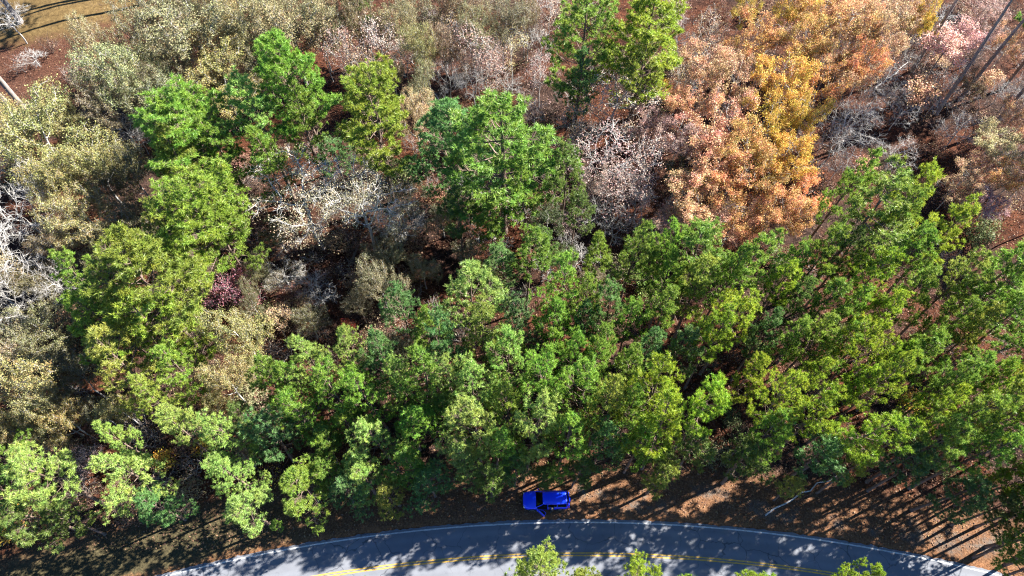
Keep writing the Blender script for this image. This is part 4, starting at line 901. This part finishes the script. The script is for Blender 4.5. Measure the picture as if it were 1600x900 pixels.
for i in range(len(xs) - 1):
    for k in range(ns_):
        k2 = (k + 1) % ns_
        if 5 <= i <= 8 and k in (10, 11, 12, 13) and i > 5: continue             # the open doorway, driver's side
        if 5 <= i and i < 14 and k in (6, 7, 8): continue                         # cabin open below the roof
        if 5 < i <= 8 and k == 9: continue
        F.append([i * ns_ + k, i * ns_ + k2, (i + 1) * ns_ + k2, (i + 1) * ns_ + k])
v0 = len(V)
capf = [[k for k in (0, 1, 14, 15)], [1, 2, 13, 14], [2, 3, 12, 13], [3, 4, 11, 12], [4, 5, 10, 11], [5, 6, 9, 10], [6, 7, 8, 9]]
e = (len(xs) - 1) * ns_
F += capf + [[e + q for q in reversed(c)] for c in capf]
part('body', car, 'blue', [(V, np.array(F))], True)
body = car.children[0]
part('hood_seam', body, 'black', [sheet([[(1.0, -0.72, 1.128), (1.0, 0.72, 1.128)], [(1.06, -0.72, 1.124), (1.06, 0.72, 1.124)]], 0.004)])
for s_ in (-1, 1):
    part('hood_crease', body, 'blue', [bar((1.08, s_ * 0.52, 1.112), (2.1, s_ * 0.44, 1.012), 0.016, 0.010)])
# roof, pillars
rx = np.array([0.36, 0.20, -0.3, -0.9, -1.5, -1.95, -2.12]); rw = np.array([0.60, 0.655, 0.68, 0.685, 0.675, 0.65, 0.60]); rz = np.array([1.60, 1.645, 1.675, 1.685, 1.68, 1.655, 1.625])
rows = [[(x, w * a, z + 0.045 * (1 - a * a) - (0.05 if abs(a) == 1 else 0)) for a in (-1, -0.93, -0.6, -0.2, 0.2, 0.6, 0.93, 1)] for x, w, z in zip(rx, rw, rz)]
roof = part('roof', car, 'blue', [sheet(rows, 0.05)], True)
for s_ in (-1, 1):
    part('roof_rail', roof, 'black' if s_ > 0 else 'black', [bar((0.05, s_ * 0.635, 1.72), (-1.9, s_ * 0.625, 1.725), 0.018)])
    for x in (-0.35, -0.95, -1.5):
        pass
for y in (-0.38, -0.13, 0.13, 0.38):
    part('roof_rib', roof, 'blue', [bar((0.0, y, 1.708 + 0.02 * (1 - y * y)), (-1.75, y, 1.722 + 0.02 * (1 - y * y)), 0.010)])
part('roof_patch', roof, 'pale', [bevel_box((-1.35, -0.34, 1.745), (0.34, 0.30, 0.03), 0.02)])  # small square of paler blue, slightly raised above the roof
part('antenna_fin', roof, 'blue', [bevel_box((-1.85, 0.0, 1.75), (0.16, 0.05, 0.08), 0.02, (0.5, 0.4))])
for s_ in (-1, 1):
    top = lambda x: (x, s_ * 0.645, 1.625)
    part('pillar', car, 'blue', [bar((1.0, s_ * 0.80, 1.10), (0.32, s_ * 0.62, 1.60), 0.045, 0.035)])
    part('pillar', car, 'blue', [bar((-0.12, s_ * 0.83, 1.10), (-0.16, s_ * 0.665, 1.63), 0.045)])
    part('pillar', car, 'blue', [bar((-1.12, s_ * 0.83, 1.10), (-1.1, s_ * 0.67, 1.63), 0.04)])
    part('pillar', car, 'blue', [bar((-2.12, s_ * 0.78, 1.10), (-2.02, s_ * 0.62, 1.61), 0.06)])
    side = []
    for x0, x1 in ((0.88, -0.10), (-0.16, -1.10), (-1.16, -2.05)):
        if s_ > 0 and x0 == 0.88: continue
        xt0 = 0.30 if x0 == 0.88 else x0
        side.append(part('side_window', car, 'glass', [sheet([[(x0, s_ * 0.835, 1.10), (x1, s_ * 0.835, 1.10)], [(xt0, s_ * 0.668, 1.62), (x1 + 0.02, s_ * 0.668, 1.62)]], 0.01 * s_)]))
part('windscreen', car, 'glass', [sheet([[(1.02, -0.76, 1.11), (1.05, -0.3, 1.12), (1.05, 0.3, 1.12), (1.02, 0.76, 1.11)], [(0.34, -0.59, 1.60), (0.37, -0.25, 1.625), (0.37, 0.25, 1.625), (0.34, 0.59, 1.60)]], 0.01)])
part('rear_window', car, 'glass', [sheet([[(-2.25, 0.70, 1.12), (-2.27, 0, 1.12), (-2.25, -0.70, 1.12)], [(-2.12, 0.58, 1.60), (-2.13, 0, 1.62), (-2.12, -0.58, 1.60)]], 0.01)])
part('spoiler', car, 'black', [bevel_box((-2.16, 0, 1.645), (0.16, 1.16, 0.035), 0.012)])
part('rear_bumper', car, 'blue', [bevel_box((-2.34, 0, 0.62), (0.20, 1.56, 0.26), 0.05)])
part('spare_wheel_cover', car, 'blue', [( np.stack([v_[:, 1] - 2.36, v_[:, 0], v_[:, 2]], 1), f_) for v_, f_ in [disc((0.0, 0.96), 0.31, 0.0, -0.12, 20)]])
part('front_bumper', car, 'black', [bevel_box((2.33, 0, 0.48), (0.16, 1.40, 0.20), 0.05)])
part('grille', car, 'black', [bevel_box((2.345, 0, 0.72), (0.05, 0.95, 0.14), 0.02)])
part('number_plate', car, 'plate', [bevel_box((-2.452, 0.0, 0.62), (0.012, 0.31, 0.15), 0.004)])
for s_ in (-1, 1):
    part('headlight', car, 'lamp', [bevel_box((2.24, s_ * 0.66, 0.80), (0.16, 0.26, 0.12), 0.03)])
    part('tail_light', car, 'red', [bevel_box((-2.24, s_ * 0.76, 0.98), (0.10, 0.13, 0.26), 0.03)])
    for x in (1.42, -1.42):
        w_ = link('wheel', None, car, (x, 0, 0))
        part('tyre', w_, 'rubber', [disc((0, 0.35), 0.35, s_ * 0.68, s_ * 0.935, 24, 0.2)], True)
        part('rim', w_, 'rim', [disc((0, 0.35), 0.215, s_ * 0.70, s_ * 0.942, 20)])
        part('wheel_arch', car, 'black', [disc((x, 0.36), 0.43, s_ * 0.60, s_ * 0.931, 24)])
    if s_ < 0:
        part('wing_mirror', car, 'blue', [bevel_box((0.78, s_ * 1.00, 1.16), (0.12, 0.20, 0.14), 0.04)])
        for x in (0.15, -0.95): part('door_handle', car, 'blue', [bevel_box((x, s_ * 0.94, 0.98), (0.18, 0.03, 0.035), 0.01)])
    else:
        part('door_handle', car, 'blue', [bevel_box((-0.95, 0.94, 0.98), (0.18, 0.03, 0.035), 0.01)])
# cabin
part('cabin_floor', car, 'black', [bevel_box((-0.6, 0, 0.40), (3.1, 1.70, 0.06), 0.01)])
part('dashboard', car, 'black', [bevel_box((0.78, 0, 0.98), (0.40, 1.55, 0.22), 0.06)])
part('steering_wheel', car, 'black', [( np.stack([v_[:, 1] * 0.5 + 0.50 + 0.25 * (v_[:, 2] - 1.0), v_[:, 0] + 0.38, v_[:, 2]], 1), f_) for v_, f_ in [disc((0.0, 1.0), 0.18, 0.0, 0.06, 18, 0.15)]])
for y in (-0.38, 0.38):
    st = part('seat', car, 'seat', [bevel_box((0.02, y, 0.62), (0.52, 0.50, 0.16), 0.05)])
    part('backrest', st, 'seat', [bevel_box((-0.30, y, 0.98), (0.14, 0.48, 0.62), 0.05)])
    part('headrest', st, 'seat', [bevel_box((-0.34, y, 1.36), (0.09, 0.26, 0.16), 0.03)])
rs_ = part('seat', car, 'seat', [bevel_box((-1.15, 0, 0.62), (0.5, 1.3, 0.16), 0.05)])
part('backrest', rs_, 'seat', [bevel_box((-1.45, 0, 0.98), (0.14, 1.28, 0.62), 0.05)])
# open door, hinged at the front
door = link('door', None, car, (0.97, 0.925, 0), (0, 0, math.radians(-42)))
door['label'] = 'blue driver door swung open'
part('door_panel', door, 'blue', [bevel_box((-0.52, 0.0, 0.74), (1.04, 0.09, 0.78), 0.03)])
part('door_lining', door, 'black', [bevel_box((-0.52, -0.055, 0.74), (0.94, 0.03, 0.66), 0.012)])
part('door_handle', door, 'blue', [bevel_box((-0.86, 0.06, 0.98), (0.18, 0.03, 0.035), 0.01)])
part('window_frame', door, 'blue', [bar((-0.06, 0.0, 1.12), (-0.66, -0.17, 1.62), 0.022), bar((-0.66, -0.17, 1.62), (-1.04, -0.17, 1.63), 0.022), bar((-1.04, -0.17, 1.63), (-1.03, 0, 1.12), 0.022)])
part('door_window', door, 'glass', [sheet([[(-0.08, -0.006, 1.12), (-1.02, -0.006, 1.12)], [(-0.66, -0.168, 1.60), (-1.03, -0.168, 1.61)]], 0.008)])
part('wing_mirror', door, 'blue', [bevel_box((-0.17, 0.11, 1.16), (0.12, 0.20, 0.14), 0.04)])

# ------------------------------------------------------------------ the person in the doorway
def person():
    J = dict(pel=(0, 0, 0.95), sp1=(0.0, 0, 1.10), sp2=(-0.01, 0, 1.27), ch=(-0.01, 0, 1.40), nk=(0.01, 0, 1.50), hd0=(0.04, 0, 1.58), hd=(0.06, 0, 1.66), hd2=(0.05, 0, 1.74),
             hl=(0, 0.09, 0.90), kl=(0.04, 0.10, 0.50), al=(0.0, 0.11, 0.09), fl=(0.14, 0.12, 0.04), hr=(0, -0.09, 0.90), kr=(0.02, -0.10, 0.50), ar=(-0.03, -0.11, 0.09), fr=(0.11, -0.13, 0.04),
             sl=(-0.01, 0.18, 1.41), el=(0.02, 0.25, 1.14), wl=(0.22, 0.14, 1.07), pl=(0.29, 0.10, 1.08), sr=(-0.01, -0.18, 1.41), er=(0.02, -0.25, 1.14), wr=(0.22, -0.14, 1.07), pr=(0.29, -0.10, 1.08))
    Rr = dict(pel=(.15, .12), sp1=(.14, .11), sp2=(.15, .12), ch=(.15, .11), nk=(.055, .055), hd0=(.075, .065), hd=(.095, .078), hd2=(.075, .065), hl=(.09, .09), kl=(.06, .06), al=(.045, .045), fl=(.04, .03),
              hr=(.09, .09), kr=(.06, .06), ar=(.045, .045), fr=(.04, .03), sl=(.065, .065), el=(.047, .047), wl=(.032, .03), pl=(.035, .02), sr=(.065, .065), er=(.047, .047), wr=(.032, .03), pr=(.035, .02))
    E = [('pel', 'sp1'), ('sp1', 'sp2'), ('sp2', 'ch'), ('ch', 'nk'), ('nk', 'hd0'), ('hd0', 'hd'), ('hd', 'hd2'), ('pel', 'hl'), ('hl', 'kl'), ('kl', 'al'), ('al', 'fl'), ('pel', 'hr'), ('hr', 'kr'), ('kr', 'ar'), ('ar', 'fr'),
         ('ch', 'sl'), ('sl', 'el'), ('el', 'wl'), ('wl', 'pl'), ('ch', 'sr'), ('sr', 'er'), ('er', 'wr'), ('wr', 'pr')]
    for s_, y in (('l', 0.10), ('r', -0.10)):                       # thumb and four fingers, curled forward
        d_ = 1 if s_ == 'l' else -1
        for q, (oy, L) in enumerate(((0.035, .07), (0.013, .08), (-0.010, .075), (-0.032, .06))):
            a, b = f'f{s_}{q}a', f'f{s_}{q}b'
            J[a] = (0.29 + L * 0.55, y + oy, 1.085); J[b] = (0.29 + L * 0.9, y + oy * 0.9, 1.055)
            Rr[a] = (.009, .009); Rr[b] = (.008, .008)
            E += [('p' + s_, a), (a, b)]
        J[f't{s_}'] = (0.285, y - d_ * 0.06, 1.11); Rr[f't{s_}'] = (.010, .010); E.append(('w' + s_, f't{s_}'))
    names = list(J); me = bpy.data.meshes.new('person_frame')
    me.from_pydata([J[k] for k in names], [(names.index(a), names.index(b)) for a, b in E], [])
    tmp = link('person_frame', me)
    sk = tmp.modifiers.new('skin', 'SKIN'); sk.use_smooth_shade = True
    for k, dv in zip(names, me.skin_vertices[0].data):
        dv.radius = Rr[k]; dv.use_root = (k == 'pel')
    tmp.modifiers.new('sub', 'SUBSURF').render_levels = 2
    tmp.modifiers['sub'].levels = 2
    dg = bpy.context.evaluated_depsgraph_get()
    out = bpy.data.meshes.new_from_object(tmp.evaluated_get(dg))
    bpy.data.objects.remove(tmp); bpy.data.meshes.remove(me)
    out.materials.clear()
    for m in (plain('dark_jacket', (0.014, 0.015, 0.020), 0.9), plain('dark_trousers', (0.020, 0.022, 0.030), 0.9), plain('skin', (0.42, 0.25, 0.18), 0.55), plain('dark_shoes', (0.02, 0.02, 0.02), 0.7)):
        out.materials.append(m)
    for p in out.polygons:
        c = p.center
        p.material_index = 2 if c.z > 1.50 or (c.x > 0.235 and c.z > 1.0) else 3 if c.z < 0.10 else 1 if c.z < 0.96 else 0
    return out
ppx, ppy, _ = unproject(861.5, 800.5, 0.0)
man = link('person', person(), None, (ppx, ppy, float(ground_z(ppx, ppy)) - 0.01), (0, 0, math.radians(125)))
tag(man, 'person in dark clothes standing in the open doorway of the blue car', 'person')
hv, hf = [], []
th = np.linspace(0, PI * 0.52, 7)[:, None]; az = (np.arange(14) * 2 * PI / 14)[None]
cap = np.stack([0.045 + 0.105 * np.sin(th) * np.cos(az), 0.088 * np.sin(th) * np.sin(az), 1.675 + 0.105 * np.cos(th) + 0 * az], -1).reshape(-1, 3)
cf = np.array([[i * 14 + k, i * 14 + (k + 1) % 14, (i + 1) * 14 + (k + 1) % 14, (i + 1) * 14 + k] for i in range(6) for k in range(14)])
CM['hair'] = plain('grey_hair', (0.30, 0.29, 0.28), 0.8)
part('hair', man, 'hair', [(cap, cf)], True)

# ------------------------------------------------------------------ tall stems whose crowns reach beyond the picture
def place_base(kind, bx, by, h, dm, tint, label, var=0):
    V = KIND[kind][var % len(KIND[kind])]
    x, y, mpp = unproject(bx, by, 0)
    z = float(ground_z(x, y)); x, y, mpp = unproject(bx, by, z)
    r = place(kind, bx, by, 10, h, tint, label, var)
    sx = dm / V['d']
    r.location = (x, y, z - 0.06); r.scale = (sx, sx, h / V['h'])
    TREES[-1].update(x=x, y=y)
    return r
KIND['stem'] = [make_pine(290 + i, h=30, crown_base=0.70, rad=4.0, limbs=30, tufts_per=20, sharp=0.5, n=18, tuft=0.5, lean=0.012, dead=5) for i in range(2)]
for V_ in KIND['stem']: V_['wood'].materials[0] = M['bark_grey']
NAMES['stem'] = ('pine_tree', 'pine'); GROUPS['stem'] = 'pines of the roadside wood'; NOUN['stem'] = 'tall stem'
place_base('stem', 1424, 112, 30, 5.6, 'g', 'thick grey stem slanting to the top edge, left of the pale pink tree')
place_base('stem', 1500, 155, 30, 5.6, 'g', 'grey stem slanting up through the shade, right of the pale pink tree', 1)
place_base('stem', 1545, 205, 30, 5.6, 'g', 'thin stem farthest right in the upper right shade')
place_base('stem', 1462, 178, 30, 5.6, 'g', 'dark stem in shade directly below the pale pink tree', 1)
place_base('stem', 36, 168, 26, 8, 'g', 'dark stem slanting off the left edge below the clearing')
place_base('stem', 8, 160, 26, 8, 'g', 'second stem leaving the left edge below the clearing', 1)
place_base('stem', 32, 35, 24, 8, 'g', 'short visible stem at the edge of the lawn in the corner')
place_base('stem', 225, -22, 25, 8, 'g', 'pine beyond the top edge whose stem shadow crosses the lawn')
place_base('stem', 262, -30, 25, 8, 'g', 'second pine beyond the top edge shading the lawn', 1)
place_base('stem', 240, 2, 24, 7, 'g', 'stem standing among grey-olive oaks at the top edge')

# ------------------------------------------------------------------ undergrowth
rng = np.random.default_rng(21)
crowns = [(t['px'], t['py'], t['d']) for t in TREES]
got = []
ZONES = [  # x0, x1, y0, y1, how many, kinds, tints
    (1040, 1600, 0, 330, 56, ('brush', 'brush', 'brush', 'shrub', 'bare'), ('brown', 'brown', 'beige', 'brown', 'peach')),
    (600, 1040, 0, 420, 60, ('brush', 'brush', 'shrub', 'bare', 'brush'), ('brown', 'tan', 'green', 'pink', 'olived')),
    (380, 640, 230, 560, 44, ('brush', 'brush', 'shrub', 'brush'), ('brown', 'tan', 'olived', 'beige')),
    (0, 420, 120, 720, 44, ('brush', 'shrub', 'shrub', 'brush'), ('olived', 'olive', 'brown', 'tan')),
    (640, 1600, 340, 760, 44, ('brush', 'shrub', 'brush'), ('green', 'brown', 'olived', 'd')),
    (0, 420, 650, 830, 14, ('brush', 'shrub'), ('tan', 'yellow', 'brown')),
]
for (x0, x1, y0, y1, n, kinds, tints) in ZONES:
    k = 0
    for _ in range(n * 14):
        if k >= n: break
        px, py = rng.uniform(x0, x1), rng.uniform(y0, y1)
        if px < 170 and py < 165: continue
        if any(math.hypot(px - a, (py - b)) < 0.36 * d for a, b, d in crowns): continue
        if any(math.hypot(px - a, py - b) < 20 for a, b in got): continue
        if math.hypot(px - 690, py - 395) < 45 or math.hypot(px - 520, py - 480) < 30: continue
        r_ = math.hypot(unproject(px, py)[0] - RC[0], unproject(px, py)[1] - RC[1])
        if r_ < R_ASP1 + 7: continue
        kd = kinds[rng.integers(len(kinds))]
        got.append((px, py)); k += 1
        if kd == 'bare': place('bare', px, py, rng.uniform(40, 60), rng.uniform(4, 6.5), 'cream')
        else: place(kd, px, py, rng.uniform(30, 56), rng.uniform(1.6, 4.0), tints[rng.integers(len(tints))])

# fallen stems
def log(p, q, r, label, mat='bark_pale', stubs=3, seed=0):
    rg = np.random.default_rng(seed)
    a = np.array(unproject(*p)[:2]); b = np.array(unproject(*q)[:2])
    n = 9
    pts = np.array([[*(a + (b - a) * s + rg.normal(0, 0.12, 2)), 0] for s in np.linspace(0, 1, n)])
    base = ground_z(pts[:, 0], pts[:, 1])
    pts[:, 2] = base + r * 0.8 + np.linspace(0, 0.25, n)
    rr = np.linspace(r, r * 0.4, n)
    o = link('fallen_log', None, None, tuple(pts[0]))
    P = pts - pts[0]
    g = Geo(); g.add(*tubes(P[:-1], P[1:], rr[:-1], rr[1:], 8))
    link('stem', g.mesh('log_stem', [M[mat]], True), o)
    for i in range(stubs):
        j = rg.integers(3, n - 1)
        g = Geo(); d = unit(rg.normal(size=3) + np.array([0, 0, 0.8])); L = rg.uniform(0.8, 2.2)
        m1 = P[j] + d * L * 0.5; m2 = m1 + unit(d + rg.normal(0, 0.4, 3)) * L * 0.5
        g.add(*tubes(np.array([P[j], m1]), np.array([m1, m2]), np.array([rr[j] * 0.6, rr[j] * 0.4]), np.array([rr[j] * 0.4, 0.01]), 5))
        link('branch', g.mesh('log_branch', [M[mat]], True), o)
    tag(o, label, 'log', 'fallen stems on the forest floor')
log((258, 126), (330, 138), 0.17, 'pale fallen log lying among the grey-olive oaks', seed=1, stubs=6)
log((205, 54), (222, 50), 0.25, 'short pale log at the edge of the lawn', seed=2, stubs=0)
log((548, 404), (588, 352), 0.16, 'grey fallen stem beside the base of the white-limbed oaks', 'bark_grey', seed=3)
log((470, 402), (502, 412), 0.12, 'short grey stem on the ground under the larger white-limbed oak', 'bark_grey', seed=4)
log((1196, 803), (1306, 742), 0.10, 'long thin pale pole lying across the verge on the right', seed=5, stubs=1)
log((1368, 138), (1420, 96), 0.15, 'beige fallen stem left of the thick slanting stem', seed=6, stubs=5)
log((112, 560), (142, 548), 0.14, 'white fallen limb in shade below the broadest pine', seed=7, stubs=2)
log((690, 160), (640, 92), 0.12, 'pale stem leaning through the sparse trees at top centre', seed=8, stubs=5)

# loose sticks and fallen leaves that nobody could count
def ground_points(n, rg, margin=30):
    px = rg.uniform(-margin, 1600 + margin, n * 3); py = rg.uniform(-margin, 860, n * 3)
    u, v = (px - 800) / FPX, (450 - py) / FPX
    d = CAM_H / (math.cos(TILT) - v * math.sin(TILT))
    x, y = d * u, d * (v * math.cos(TILT) + math.sin(TILT))
    keep = np.hypot(x - RC[0], y - RC[1]) > R_ASP1 + 0.4
    keep &= ~((px < 150) & (py < 70))
    return x[keep][:n], y[keep][:n]
def litter_mat():
    m, t, p, out = new_mat('fallen_leaves')
    ge = node(t, 'ShaderNodeNewGeometry')
    c = ramp(t, ge.outputs['Random Per Island'], [(0.0, (0.04, 0.018, 0.012)), (0.3, (0.10, 0.04, 0.020)), (0.55, (0.15, 0.075, 0.042)), (0.8, (0.19, 0.11, 0.062)), (1.0, (0.25, 0.16, 0.065))])
    t.links.new(c, p.inputs['Base Color']); p.inputs['Roughness'].default_value = 0.8
    return m
rg = np.random.default_rng(31)
x, y = ground_points(70000, rg)
z = ground_z(x, y) + rg.uniform(0.02, 0.10, len(x))
v, f = leaf_quads(np.stack([x, y, z], 1), 0.17, rg, flat=2.5, aspect=0.7)
tag(link('leaf_litter', mesh_np('leaf_litter', v, f, [litter_mat()])), 'fallen leaves strewn over the forest floor', 'leaf litter', kind='stuff')
x, y = ground_points(4500, rg)
r_ = np.hypot(x - RC[0], y - RC[1]); ok = r_ > R_ASP1 + 8
x, y = x[ok], y[ok]
clump = np.repeat(np.stack([x, y, ground_z(x, y)], 1), 5, axis=0)
n = len(clump)
p0 = clump + rg.normal(0, 0.35, (n, 3)) * np.array([[1, 1, 0.1]])
d0 = unit(rg.normal(0, 0.8, (n, 3)) + np.array([[0, 0, 0.75]])); L = rg.uniform(0.3, 1.1, (n, 1))
p1 = p0 + d0 * L; p2 = p1 + unit(d0 + rg.normal(0, 0.5, (n, 3))) * L * 0.7
g = Geo()
g.add(*tubes(p0, p1, np.full(n, 0.016), np.full(n, 0.012), 3)); g.add(*tubes(p1, p2, np.full(n, 0.012), np.full(n, 0.006), 3))
tag(link('undergrowth', g.mesh('undergrowth', [M['bark_brown']])), 'tangled dry sticks of the undergrowth between the trees', 'undergrowth', kind='stuff')

write_labels()
